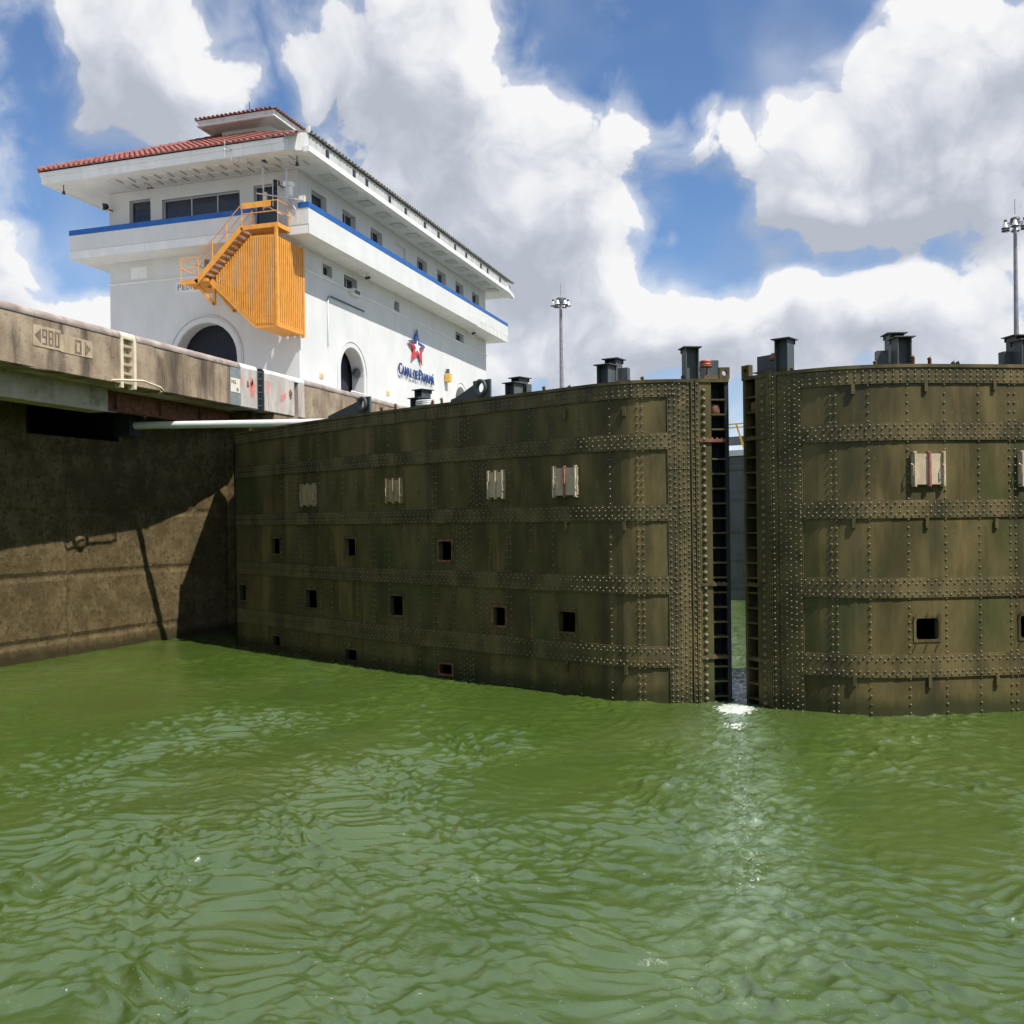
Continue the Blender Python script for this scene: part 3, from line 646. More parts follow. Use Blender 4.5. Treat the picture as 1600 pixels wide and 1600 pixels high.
LEFT, LEFT_ROOT = make_leaf(-1, PROF_L, 'dark riveted steel lock gate leaf beside the white control house, hinged at the left wall', left_px,
    [(473, 495, 758, 789, hatch2_m, 0), (606, 630, 750, 784, hatch2_m, 0), (765, 790, 738, 777, hatch_m, 0), (866, 905, 731, 774, hatch_m, 1)],
    [(424, 438, 842, 865), (539, 556, 842, 868), (686, 706, 846, 875), (374.5, 385, 914, 938), (478, 496, 922, 949), (610, 630, 931, 961), (771, 790, 949, 977), (874, 900, 956, 987),
     (426, 438, 994, 1008), (540, 558, 1015, 1031), (687, 707, 1038, 1053)],
    [(884, 640, 655), (975.5, 635, 650), (885.5, 815, 830), (976, 815, 829), (887, 1033, 1048), (979, 1039, 1054)],
    [(1079, .25, .78, .15), (947, .4, .50, .15), (959, 1.3, .76, .15), (803, .45, .37, .15), (812, 1.3, .60, .14), (654, .4, .30, .16), (660, 1.2, .62, .15)], 1114)
right_px = dict(border=1254.5, angle=1217, bolt0=1202, bolt1=1184, post=1167.5, boltc=1195,
                cols=[1299, 1307, 1358, 1419, 1477, 1530, 1578, 1586.5] + [5000 + q for q in (6.4, 7.2, 8.0, 8.9, 9.0, 9.9, 10.8, 11.7, 12.6, 12.75, 13.6, 14.5, 15.4, 16.3, 17.2)],
                bcols=[1205.5, 1212, 1221.5, 1229, 1236, 1244, 1251.5], joints=[[], [], [], [], []])
RIGHT, RIGHT_ROOT = make_leaf(1, PROF_R, 'brown riveted steel lock gate leaf on the right, cut off by the picture edge', right_px,
    [(1423, 1475, 709, 757, hatch_m, 1), (1590, 1640, 708, 757, hatch_m, 0)],
    [(1431, 1466, 966, 999), (1594, 1628, 962, 996)],
    [(1332.5, 600, 616), (1445, 596, 612), (1552, 594, 610), (1334, 809, 825), (1447, 809, 825), (1555, 810, 825), (1335.6, 1054, 1071), (1451.6, 1057, 1074), (1557, 1055, 1071)],
    [(1226, .35, .78, .15), (1409, .5, .66, .15), (1398, 1.2, .86, .15), (1600, .5, .62, .15), (1590, 1.2, .82, .15)], 1193)
# low blocks beside the posts, lifting brackets and deck clutter
def on_deck(lf, px_, off, z=0): a = lf.at(px_, 605)[0]; b = lf.pt(a, ZG + z); return b + Vector((b.x, b.y, 0)).normalized() * off, (lf.pt(a + .05) - lf.pt(a - .05)).normalized(), lf.nrm(a)
for lf, root, items in ((LEFT, LEFT_ROOT, [(975, .9, .45, .12), (822, 1.0, .36, .10), (1108, .75, .55, .2)]), (RIGHT, RIGHT_ROOT, [(1378, .8, .42, .12), (1573, .8, .40, .12), (1199, .75, .52, .2)])):
    for (x_, off, h_, w_) in items:
        b, t, n_ = on_deck(lf, x_, off); m = MB()
        m.hexa([b - t * w_ - n_ * .1, b + t * w_ - n_ * .1, b + t * w_ + n_ * .1, b - t * w_ + n_ * .1], [b - t * w_ - n_ * .1 + Vector((0, 0, h_)), b + t * w_ - n_ * .1 + Vector((0, 0, h_)), b + t * w_ + n_ * .1 + Vector((0, 0, h_)), b - t * w_ + n_ * .1 + Vector((0, 0, h_))])
        q = b + Vector((0, 0, h_ * .3)); m.hexa([q - t * w_ * 1.5 - n_ * .14, q + t * w_ * 1.5 - n_ * .14, q + t * w_ * 1.5 + n_ * .14, q - t * w_ * 1.5 + n_ * .14], [q - t * w_ * 1.5 - n_ * .14 + Vector((0, 0, .02)), q + t * w_ * 1.5 - n_ * .14 + Vector((0, 0, .02)), q + t * w_ * 1.5 + n_ * .14 + Vector((0, 0, .02)), q - t * w_ * 1.5 + n_ * .14 + Vector((0, 0, .02))])
        m.build('channel_stub', post_m, root)
def lifting_bracket(px0, px1, pxr, top, off):
    b0, t, n_ = on_deck(LEFT, px0, off); b1, _, _ = on_deck(LEFT, px1, off); r0, _, _ = on_deck(LEFT, pxr, off)
    d = (b1 - b0); Lh = d.length; d.normalize(); f = lambda u, z: b0 + d * u + Vector((0, 0, z))
    ur = (r0 - b0).length
    m = MB(); m.prism([f(0, 0), f(ur - .3, 0), f(ur - .3, top * .80), f(.2, .16), f(0, .12)], -n_ * .06)
    ring = [(math.cos(q * math.pi / 8), math.sin(q * math.pi / 8)) for q in range(16)]; zc_ = top * .62
    vi = [f(ur + x * .14, zc_ + z * .14) for x, z in ring]; vo = []
    for x, z in ring:
        k = max(abs(x), abs(z)); x, z = x / k, z / k; vo.append(f(ur + x * .3, zc_ + (z * (top - zc_) if z > 0 else z * zc_)))
    bi = [p - n_ * .06 for p in vi]; bo = [p - n_ * .06 for p in vo]; fs = []
    for k in range(16):
        j = (k + 1) % 16; fs += [(k, j, 16 + j, 16 + k), (32 + k, 48 + k, 48 + j, 32 + j), (k, 32 + k, 32 + j, j), (16 + k, 16 + j, 48 + j, 48 + k)]
    m.add(vi + vo + bi + bo, fs); o = m.build('lifting_bracket', post_m, LEFT_ROOT)
    rg = MB(); c = f(ur, top * .62); k = 24
    vs = []
    for (rr, oo) in ((.13, .02), (.22, .02), (.22, .07), (.19, .085), (.16, .085), (.13, .06)): vs += [c + d * (rr * math.cos(q * 2 * math.pi / k)) + Vector((0, 0, rr * math.sin(q * 2 * math.pi / k))) + n_ * oo for q in range(k)]
    rg.add(vs, [(i * k + q, i * k + (q + 1) % k, ((i + 1) % 6) * k + (q + 1) % k, ((i + 1) % 6) * k + q) for i in range(6) for q in range(k)], True); rg.build('ring', post_m, o)
lifting_bracket(512, 583, 567, .52, .25)
lifting_bracket(704, 766, 752, .52, .25)
for lf, root, lst in ((LEFT, LEFT_ROOT, [(596, .05, .09), (618, .1, .14), (850, .1, .09), (890, .3, .06), (1004, .15, .08), (690, .3, .16), (676, .15, .12)]), (RIGHT, RIGHT_ROOT, [(1368, .15, .09), (1427, .3, .2), (1453, .3, .17), (1490, .2, .07), (1497, .2, .07), (1238, .2, .08)])):
    for (x_, off, h_) in lst:
        b, t, n_ = on_deck(lf, x_, off, -.03); m = MB(); m.tube([b, b + Vector((0, 0, h_ + .03)), b + Vector((-.02, 0, h_ + .06))], [.035, .04, .05], 10); m.build('deck_fitting', rust_m if h_ > .1 else strap_m, root)
b, t, n_ = on_deck(LEFT, 664, .25); m = MB()      # coiled cable and fairlead by the deck post
for q in range(3): m.tube([b + t * (.28 * math.cos(w * .5)) + n_ * (.2 * math.sin(w * .5)) + Vector((0, 0, .06 + .05 * q)) for w in range(13)], .028, 6, False)
m.build('cable_coil', pipe_m, LEFT_ROOT)

# ------------------------------------------------------------------ left lock wall
wall = thing('lock_wall', 'long stained concrete lock wall with overhanging coping left of the gate', 'wall')
def xw(y):                         # recess wall line, bent out towards the hinge to shape the coping's shadow
    x = -23.11 + .0576 * (y - 22.96)
    return x + .075 * max(0, y - 28.6) ** 1.75
LIFTS = [(-1.5, .56), (.56, 2.56), (2.56, 4.56), (4.56, 6.54), (6.54, 8.34)]
YJ = [10.0, 14.0, 18.0, 22.2, 25.6, 29.15, 31.2, 32.59]
NICHE = (24.0, 28.0, 6.95, 7.95)   # y range, z range of the machinery slot
for (z0, z1) in LIFTS:
    for j in range(len(YJ) - 1):
        y0, y1 = YJ[j] + .012, YJ[j + 1] - .012; g = .032
        if z0 > 6: yl = [y0, y1]
        ny_ = max(2, int((y1 - y0) / .12)); nz_ = max(2, int((z1 - z0) / .12))
        yy = np.linspace(y0, y1, ny_ + 1); zz = np.linspace(z0 + g, z1 - g, nz_ + 1)
        if z0 > 6: yy = np.array(sorted(set(yy.tolist() + [v for v in NICHE[:2] if y0 < v < y1]))); zz = np.array(sorted(set(zz.tolist() + list(NICHE[2:]))))
        vs = []; fs = []; ny2, nz2 = len(yy), len(zz); rr = np.random.RandomState(int(z0 * 100 + j * 7 + 500))
        rough_ = .007
        for a_ in range(ny2):
            for b_ in range(nz2):
                edge = a_ in (0, ny2 - 1) or b_ in (0, nz2 - 1)
                vs.append((xw(yy[a_]) + (-.05 if edge else rr.normal(0, rough_) * .6), yy[a_], zz[b_]))
        for a_ in range(ny2 - 1):
            for b_ in range(nz2 - 1):
                cy, cz = (yy[a_] + yy[a_ + 1]) / 2, (zz[b_] + zz[b_ + 1]) / 2
                if NICHE[0] < cy < NICHE[1] and NICHE[2] < cz < NICHE[3]: continue
                fs.append((a_ * nz2 + b_, (a_ + 1) * nz2 + b_, (a_ + 1) * nz2 + b_ + 1, a_ * nz2 + b_ + 1))
        MB().add(vs, fs).build('concrete_panel', wall_m, wall)
core = MB(); ycs = np.linspace(9, 32.55, 26)
core.add([p for y in ycs for p in ((xw(y) - .055, y, -2), (xw(y) - .055, y, 6.9))], [(2 * k, 2 * k + 2, 2 * k + 3, 2 * k + 1) for k in range(25)])
core.build('joint_backing', wall_m, wall)
nb_ = MB(); nx0, nx1 = -25.2, xw(26) - .03
for q in ([(nx0, NICHE[0], NICHE[2]), (nx0, NICHE[1], NICHE[2]), (nx0, NICHE[1], NICHE[3]), (nx0, NICHE[0], NICHE[3])],
          [(nx0, NICHE[0], NICHE[2]), (nx1, NICHE[0], NICHE[2]), (nx1, NICHE[1], NICHE[2]), (nx0, NICHE[1], NICHE[2])],
          [(nx0, NICHE[0], NICHE[3]), (nx1, NICHE[0], NICHE[3]), (nx1, NICHE[1], NICHE[3]), (nx0, NICHE[1], NICHE[3])],
          [(nx0, NICHE[0], NICHE[2]), (nx1, NICHE[0], NICHE[2]), (nx1, NICHE[0], NICHE[3]), (nx0, NICHE[0], NICHE[3])],
          [(nx0, NICHE[1], NICHE[2]), (nx1, NICHE[1], NICHE[2]), (nx1, NICHE[1], NICHE[3]), (nx0, NICHE[1], NICHE[3])]): nb_.add(q, [(0, 1, 2, 3)])
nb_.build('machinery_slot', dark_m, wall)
# boss on the wall near the shade line
bp = atx(124, 848, xw(25.9)); bo = MB().lathe([(0, .16), (.12, .15), (.2, .08), (.24, 0)], (0, 0, 0), 14).build('boss', wall_m, wall)
frame_to(bo, (xw(bp.y) - .02, bp.y, bp.z), (1, 0, 0))
# wall on the camera side and beyond the hinge, flush with the coping
MB().box(-30, XC, -80, 10.0, -2, ZB - .002).build('wall_face', wall_m, wall)
yq = atx(429, 645, XC).y
far_face = MB(); far_face.box(-30, XC - .02, yq, 420, -2, ZB - .001).build('wall_face', cop_m, wall)
MB().box(-30, XC - .55, 32.6, yq - .001, -2, ZB - .003).build('quoin_wall', wall_m, wall)
# coping beam in blocks
def yc(px_): return atx(px_, 560, XC).y
def coping(y0, y1, mat, xf=XC, name='coping_block', lab=None):
    m = MB(); n = max(1, int((y1 - y0) / .6)); prof = [(XC - 1.1, ZB + .02), (xf - .03, ZB), (xf, ZB + .03), (xf, ZT - .16), (XC - .02, ZT - .13), (XC - 1.1, ZT - .13)]
    rr = np.random.RandomState(int(abs(y0) * 13) % 9999)
    vs = []
    for k in range(n + 1):
        y = y0 + (y1 - y0) * k / n
        for i, (x, z) in enumerate(prof): vs.append((x + (rr.normal(0, .006) if i in (1, 2, 3) else 0), y, z + (rr.normal(0, .008) if i == 1 else 0)))
    q = len(prof); fs = [(k * q + i, k * q + (i + 1) % q, (k + 1) * q + (i + 1) % q, (k + 1) * q + i) for k in range(n) for i in range(q)]
    fs += [tuple(range(q)), tuple(reversed(range(n * q, n * q + q)))]
    m.add(vs, fs); return m.build(name, mat, wall, lab)
def nosing(y0, y1, mat=nose_m):
    m = MB(); n = 9; R_ = .17; pts = [(XC - R_ + .03 + R_ * math.cos(t_), ZT - R_ + R_ * math.sin(t_)) for t_ in np.linspace(-.35, math.pi / 2, n)] + [(XC - 1.1, ZT)]
    vs = [(x, y, z) for y in (y0, y1) for x, z in pts]; q = len(pts)
    m.add(vs, [(i, i + 1, q + i + 1, q + i) for i in range(q - 1)], True); m.build('nosing', mat, wall)
ylad0, ylad1 = yc(188), yc(211); ysg0, ysg1 = yc(359), yc(374.5); ypl1 = yc(460)
blocks = [-80, 4.0, 12.0, 20.0, ylad0]
for i in range(len(blocks) - 1): coping(blocks[i] + .006, blocks[i + 1] - .006, cop_m); nosing(blocks[i], blocks[i + 1] - .004)
coping(ylad1 + .004, (ylad1 + ysg0) / 2 - .005, cop_m); coping((ylad1 + ysg0) / 2 + .005, ysg0 - .003, cop_m); nosing(ylad1, ysg1)
# ladder niche
MB().box(XC - 1.1, XC - .22, ylad0, ylad1, ZB + .03, ZT - .13).build('ladder_niche', cream_m, wall); nosing(ylad0 - .05, ylad1 + .05, cream_m)
lad = MB()
lad.box(XC - .2, XC + .035, ylad0 - .02, ylad0 + .10, ZB - .10, ZT - .2); lad.box(XC - .2, XC + .035, ylad1 - .10, ylad1 + .02, ZB - .10, ZT - .2)
lo = lad.build('ladder', cream_m, wall)
for k in range(5):
    z = ZB + .05 + k * .275; m = MB(); m.hexa([(XC - .21, ylad0 + .10, z), (XC - .02, ylad0 + .10, z), (XC - .02, ylad1 - .10, z), (XC - .21, ylad1 - .10, z)],
        [(XC - .21, ylad0 + .10, z + .07), (XC - .0, ylad0 + .13, z + .07), (XC - .0, ylad1 - .13, z + .07), (XC - .21, ylad1 - .10, z + .07)]); m.build('rung', cream_m, lo)
p0, p1 = atx(180, 594, XC + .1), atx(256, 611, XC + .1)
MB().tube([(XC - .1, p0.y, p0.z), (XC + .12, p0.y, p0.z), (XC + .2, p0.y + .25, p0.z + .03), (XC + .22, (p0.y + p1.y) / 2, (p0.z + p1.z) / 2 + .14), (XC + .2, p1.y - .3, p1.z + .07), (XC + .12, p1.y, p1.z - .02), (XC - .1, p1.y, p1.z - .05)], .035, 8).build('guard_pipe', cream_m, wall)
# sign strip, painted steel plates with a second ladder
coping(ysg0 + .002, ysg1 - .002, greysign_m, XC + .01, 'sign_strip')
q0, q1 = atx(359, 582, XC), atx(373, 604, XC)
def flat(name, y0, y1, z0, z1, mat, x=XC + .022): return MB().box(x - .01, x, y0, y1, z0, z1).build(name, mat, wall)
flat('depth_marker', ysg0 + .01, ysg1 - .01, ZB + .48, ZB + .98, signw_m)
yl0, yl1 = yc(400), yc(411.5); ys1 = yc(463.5); ye = yc(474)
ymid = (ysg1 + yl0) / 2
coping(ysg1 + .002, yl0, steelpl_m, XC + .03, 'fender_plate'); nosing(ysg1, yl0 + .0, pipe_m)
coping(yl1, ypl1 - .07, steelpl_m, XC + .03, 'fender_plate'); nosing(yl1, ypl1 - .05, pipe_m)
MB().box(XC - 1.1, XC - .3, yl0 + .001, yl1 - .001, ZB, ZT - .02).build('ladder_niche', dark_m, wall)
l2 = MB(); l2.box(XC - .25, XC + .03, yl0 + .003, yl0 + .05, ZB + .02, ZT - .1); l2.box(XC - .25, XC + .03, yl1 - .05, yl1 - .003, ZB + .02, ZT - .1); l2o = l2.build('ladder', post_m, wall)
for k in range(6): MB().tube([(XC - .06, yl0 + .05, ZB + .18 + k * .25), (XC - .06, yl1 - .05, ZB + .18 + k * .25)], .022, 6).build('rung', post_m, l2o)
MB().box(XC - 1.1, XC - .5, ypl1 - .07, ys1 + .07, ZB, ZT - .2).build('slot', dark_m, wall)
coping(ys1 + .06, ye, steelpl_m, XC + .02, 'fender_plate'); nosing(ypl1 - .05, ye, pipe_m)
for i, (a_, b_) in enumerate(((ye, 41), (41, 50), (50, 62), (62, 90), (90, 420))): coping(a_ + .006, b_ - .006, cop_m); nosing(a_, b_ - .004)
def splash(px_, py_, r_, mat, seed):
    p = atx(px_, py_, XC); rr = random.Random(seed); pts = []
    for k in range(26):
        t_ = k * 2 * math.pi / 26; q = r_ * (.55 + .45 * rr.random()); pts.append((XC + .0345, p.y + q * .8 * math.cos(t_), p.z + q * (1.5 if math.sin(t_) < 0 else 1.1) * math.sin(t_)))
    MB().add(pts, [tuple(range(26))]).build('paint_splash', mat, wall)
pink_m = pmat('pink_paint', (.50, .22, .19), (.58, .32, .28), 5., rough=(.7, .9), layers=[((.45, .40, .37), 6., (1, 1, .4), .5, .7, .8)])
redsp_m = pmat('red_spray', (.58, .13, .11), (.62, .22, .18), 5., rough=(.7, .9), layers=[((.45, .38, .35), 7., (1, 1, .4), .52, .7, .8)])
splash(393, 606, .30, redsp_m, 1); splash(392, 596, .16, redsp_m, 5); splash(441, 617, .30, pink_m, 2); splash(417, 603, .26, pink_m, 3); splash(386, 600, .12, rust_m, 4); splash(453, 615, .18, rust_m, 6)

flat('cream_post', yc(616), yc(622), ZB + .5, ZT - .1, cream_m)
# beams under the coping
MB().box(-21.75, -21.05, 8, 25.2, 7.62, ZB + .01).build('soffit_beam', soffit_m, wall)
MB().box(-24.5, XC - .5, 8, yq - .01, ZB + .012, ZB + .08).build('soffit_slab', soffit_m, wall)
sb = MB(); sb.box(-21.5, -21.47, 24.6, 32.3, 7.78, 8.28); sb.box(-21.62, -21.35, 24.6, 32.3, 7.74, 7.777); sb.box(-21.62, -21.35, 24.6, 32.3, 8.283, 8.32); sb.build('steel_girder', rust_m, wall)
for y in (26.0, 28.2, 30.4): MB().box(-21.46, -21.37, y, y + .02, 7.78, 8.28).build('stiffener', rust_m, wall)
MB().box(-22.75, -22.1, 8, 27.3, 8.02, ZB + .011).build('soffit_beam', soffit_m, wall)

def text_mesh(txt, size, extrude=.004):
    cu = bpy.data.curves.new('t', 'FONT'); cu.body = txt; cu.size = size; cu.extrude = extrude; cu.resolution_u = 3
    o = bpy.data.objects.new('t', cu); COL.objects.link(o); dg_ = bpy.context.evaluated_depsgraph_get()
    me = bpy.data.meshes.new_from_object(o.evaluated_get(dg_)); bpy.data.objects.remove(o); bpy.data.curves.remove(cu); return me
def wall_text(txt, origin, ux, uz, size, mat, parent, name, width=None, extrude=.004, bold=0.):
    me = text_mesh(txt, size, extrude); v = np.zeros(len(me.vertices) * 3); me.vertices.foreach_get('co', v); v = v.reshape(-1, 3)
    if width: v[:, 0] *= width / max(v[:, 0].max() - v[:, 0].min(), 1e-6)
    ux, uz = Vector(ux).normalized(), Vector(uz).normalized(); un = ux.cross(uz)
    P_ = np.array(origin) + v[:, :1] * np.array(ux) + v[:, 1:2] * np.array(uz) + v[:, 2:] * np.array(un)
    me.vertices.foreach_set('co', P_.ravel()); me.update(); me.name = name
    return link(name, me, mat, parent)
# painted distance marks: an arrow and 980, then 0 and an arrow
XF = XC + .012
def mark_patch(pxa, pxb, ya, yb): 
    a_, b_ = atx(pxa, ya, XC), atx(pxb, yb, XC); return a_, b_
a_, b_ = atx(51, 503, XC), atx(95, 530, XC); MB().box(XF - .01, XF, a_.y, b_.y, 8.95, 9.52).build('painted_marker', mark_m, wall)
c_, d2_ = atx(95, 512, XC), atx(144, 540, XC); MB().box(XF - .012, XF - .002, b_.y + .003, d2_.y, 8.93, 9.42).build('painted_marker', mark_m, wall)
ux = (0, 1, 0); uz = (0, 0, 1)
def arrow(y, z, s_, sgn): MB().prism([(XF + .004, y, z), (XF + .004, y + sgn * s_ * .55, z + s_ * .5), (XF + .004, y + sgn * s_ * .55, z - s_ * .5)], (-.004, 0, 0)).build('painted_arrow', markink_m, wall)
arrow(a_.y + .05, 9.24, .40, 1)
SEG = {'9': 'abcdfg', '8': 'abcdefg', '0': 'abcdef'}
def block_digit(ch, y, z, w, h, th):
    m = MB(); x0, x1 = XF - .003, XF + .003; hh_ = h / 2
    bars = {'a': (0, w, h - th, h), 'g': (0, w, hh_ - th / 2, hh_ + th / 2), 'd': (0, w, 0, th), 'f': (0, th, hh_, h), 'e': (0, th, 0, hh_), 'b': (w - th, w, hh_, h), 'c': (w - th, w, 0, hh_)}
    for k, q in enumerate(SEG[ch]): a, b, c, d = bars[q]; m.box(x0, x1 + .0004 * k, y + a, y + b, z + c, z + d)
    return m.build('painted_number', markink_m, wall)
dw = (b_.y - a_.y - .34) / 3
for k, ch in enumerate('980'): block_digit(ch, a_.y + .32 + k * dw, 9.02, dw * .80, .42, .052)
block_digit('0', d2_.y - .70, 8.97, .26, .40, .065)
arrow(d2_.y - .08, 9.16, .42, -1)
wall_text('NG', (XC + .026, ysg0 + .04, ZB + .78), ux, uz, .2, ink_m, wall, 'painted_letters', (ysg1 - ysg0) * .45)
wall_text('6', (XC + .026, ysg0 + (ysg1 - ysg0) * .55, ZB + .53), ux, uz, .2, ink_m, wall, 'painted_number', .14)
# deck behind the coping and land beyond, on both sides
struct(MB().add([(XC - 1.09, -80, ZT - .004), (XC - 1.09, 420, ZT - .004), (-2500, 900, ZT - .004), (-2500, -900, ZT - .004)], [(0, 1, 2, 3)]).build('ground', deck_m))
struct(MB().add([(XR + .6, -80, ZT - .004), (XR + .6, 420, ZT - .004), (2500, 900, ZT - .004), (2500, -900, ZT - .004)], [(0, 3, 2, 1)]).build('ground', deck_m))
rw = thing('lock_wall', 'concrete lock wall along the right side of the chamber', 'wall')
for (y0, y1) in ((-80, -40), (-40, 0), (0, 30), (30, 60), (60, 420)): MB().box(XR, XR + 3, y0 + .005, y1 - .005, -2, ZT - .15).build('wall_block', cop_m, rw); MB().box(XR + .02, XR + .7, y0, y1, ZT - .148, ZT).build('coping_block', cop_m, rw)

# ------------------------------------------------------------------ gate strut (white tube from the wall to the left leaf)
st = thing('gate_strut', 'long white tube strut running from the wall recess to the gate top', 'strut')
e1 = LEFT.pt(LEFT.at(480, 660)[0], 7.30, -1.5); e0 = atz(215, 661, 7.42)
e0 = Vector((-22.15, e1.y - .40, 7.47))
MB().tube([e0, e1], .125, 20).build('tube', pipe_m, st)
MB().box(-22.75, -22.14, e0.y - .3, e0.y + .3, 7.1, 7.9).build('bearing_block', dark_m, st)
d = (e1 - e0).normalized(); MB().tube([e1 - d * .02, e1 + d * .35], .135, 20).build('collar', cream_m, st)
MB().tube([e1 + d * .33, e1 + d * .9], [.10, .07], 12).build('rod', post_m, st)
MB().box(e1.x + .85, e1.x + 1.3, e1.y - .25, e1.y + .2, ZG - .02, ZG + .26).build('clevis', post_m, st)

# ------------------------------------------------------------------ far gate beyond the chamber
def far_leaf(sg, lab):
    root = thing('lock_gate', lab, 'lock gate', (0, 0, 0), 'far pair of gate leaves')
    A_, B_ = Vector((XM + sg * .05, 49.5, 0)), Vector((XM + sg * 17.6, 57.0, 0)); d = (B_ - A_).normalized(); n_ = Vector((d.y, -d.x, 0)); n_ = n_ if n_.y < 0 else -n_
    L = (B_ - A_).length; f = lambda a, z, o: A_ + d * a + n_ * o + Vector((0, 0, z))
    bl = lambda m, a0, a1, z0, z1, o0, o1: m.hexa([f(a0, z0, o0), f(a1, z0, o0), f(a1, z0, o1), f(a0, z0, o1)], [f(a0, z1, o0), f(a1, z1, o0), f(a1, z1, o1), f(a0, z1, o1)])
    for k in range(5): bl(MB(), 0, L, -1.5 + k * 1.74, -1.5 + (k + 1) * 1.74 - .004, -1.8, 0).build('plate', fargate_m, root)
    rv = MB(); tv, tf = dome_template(.045, .04, 6); tv = np.array(tv); Bm = np.stack([np.array(d), np.array((0, 0, 1.)), np.array(n_)])
    for z in (.55, 1.95, 3.4, 5.0, 6.5):
        bl(MB(), 0, L, z, z + .42, 0.001, .04).build('strap', fargate_m, root)
        for zz in (z + .08, z + .34):
            a = .1
            while a < 6: rv.add((np.array(f(a, zz, .04)) + tv @ Bm).tolist(), tf, True); a += .16
    for a in np.arange(.4, 6, .9):
        z = .1
        while z < 7: rv.add((np.array(f(a, z, .0)) + tv @ Bm).tolist(), tf, True); z += .2
    rv.build('rivets', fargate_m, root, kind='stuff')
    bl(MB(), -.02 if sg > 0 else .02, L, 7.22, 7.5, -2.1, .12).build('walkway', trim_m, root)
    bl(MB(), 0, L, 7.9, 8.35, -1.9, -1.7).build('walkway_beam', post_m, root)
    for k in range(8):
        a = .4 + k * 2.4; MB().bar(f(a, 7.5, -1.5), f(a - .5 * sg, 9.0, -1.5), .07, .07).build('rail_post', yel_m, root)
    for z in (8.98, 8.80): MB().bar(f(0, z, -1.5), f(L, z, -1.5), .06, .06).build('rail', yel_m, root)
    return root
far_leaf(-1, 'grey far lock gate leaf glimpsed through the slit, left half'); far_leaf(1, 'grey far lock gate leaf beyond the slit, right half')

# ------------------------------------------------------------------ control house
XB, YF, XL, YB = -24.0, 42.08, -34.92, 69.55
house = thing('control_house', 'white two-storey control house with red tile roof and blue balcony stripe', 'building', ((XB + XL) / 2, (YF + YB) / 2, ZT))
def arch_pts(c, z0, r, zs, n=14):   # opening outline from left foot round to right foot in (u, z)
    return [(c - r, z0)] + [(c - r * math.cos(t_), zs + r * math.sin(t_)) for t_ in np.linspace(0, math.pi, n)] + [(c + r, z0)]
def wall_plane(u0, u1, z0, z1, rects, arches, P_, depth, name, mat, parent):
    # P_(u, z, d) maps to the world, d measured outwards
    ul = {u0, u1}; zl = {z0, z1}; bx_ = []
    for r in rects: ul.update(r[:2]); zl.update((max(r[2], z0), min(r[3], z1))); bx_.append(r)
    for (c, r, zs) in arches: ul.update((c - r, c + r)); zl.update((zs + r,)); bx_.append((c - r, c + r, z0, zs + r))
    ul = sorted(ul); zl = sorted(zl); m = MB(); vs = []; fs = []
    for u in ul:
        for z in zl: vs.append(P_(u, z, 0))
    nz_ = len(zl)
    for i in range(len(ul) - 1):
        for j in range(nz_ - 1):
            cu, cz = (ul[i] + ul[i + 1]) / 2, (zl[j] + zl[j + 1]) / 2
            if any(b[0] < cu < b[1] and b[2] < cz < b[3] for b in bx_): continue
            fs.append((i * nz_ + j, (i + 1) * nz_ + j, (i + 1) * nz_ + j + 1, i * nz_ + j + 1))
    m.add(vs, fs)
    for r in rects:
        q = [(r[0], r[2]), (r[1], r[2]), (r[1], r[3]), (r[0], r[3])]
        for k in range(4): a, b = q[k], q[(k + 1) % 4]; m.add([P_(*a, 0), P_(*b, 0), P_(*b, -depth), P_(*a, -depth)], [(0, 1, 2, 3)])
    for (c, r, zs) in arches:
        pts = arch_pts(c, z0, r, zs); n = len(pts)
        for k in range(n - 1):
            a, b = pts[k], pts[k + 1]; m.add([P_(*a, 0), P_(*b, 0), P_(*b, -.7), P_(*a, -.7)], [(0, 1, 2, 3)], False)
        mid = n // 2
        for k in range(1, n - 2):     # spandrels
            corner = (c - r, zs + r) if k < mid else (c + r, zs + r)
            a, b = pts[k], pts[k + 1]; m.add([P_(*a, 0), P_(*b, 0), P_(*corner, 0)], [(0, 1, 2)])
            if k == mid - 1: m.add([P_(*b, 0), P_(c - r, zs + r, 0), P_(c + r, zs + r, 0)], [(0, 1, 2)])
    return m.build(name, mat, parent)
PR = lambda u, z, d: Vector((XB + d, u, z))         # right face, u = y
PF = lambda u, z, d: Vector((u, YF - d, z))         # front face, u = x
ZU0, ZS1, ZU1 = 17.47, 17.47, 21.15                 # upper storey floor / soffit
def ry(px_, py_): return atx(px_, py_, XB)
def fx(px_, py_): return aty(px_, py_, YF)
up_r = []
for (x0, x1, yt) in ((486.6, 510, 295.5), (535, 556, 327), (579, 597, 354.6), (617, 634, 377), (651.6, 667, 400), (683, 696.5, 420.6), (711.6, 724, 438.5), (737.5, 748.7, 455)):
    a = ry(x0, yt); b = ry(x1, yt + (x1 - x0) * .63); up_r.append((a.y, b.y, 18.45, a.z))
zt_ = sum(r[3] for r in up_r) / 8
up_r = [(r[0], r[1], r[2], zt_) for r in up_r]
lo_r = []
for (x0, x1, y0, y1) in ((504, 519, 410, 428), (537.5, 558, 428, 449), (616, 624, 469, 484), (711.6, 724.5, 517, 530)):
    a = ry(x0, y0); b = ry(x1, y0 + (x1 - x0) * .45); c = ry(x0, y1); lo_r.append((a.y, b.y, c.z, a.z))
a1 = ry(532, 590).y; a2 = ry(568.3, 590).y; A1 = ((a1 + a2) / 2, (a2 - a1) / 2, ry(547, 543).z - (a2 - a1) / 2)
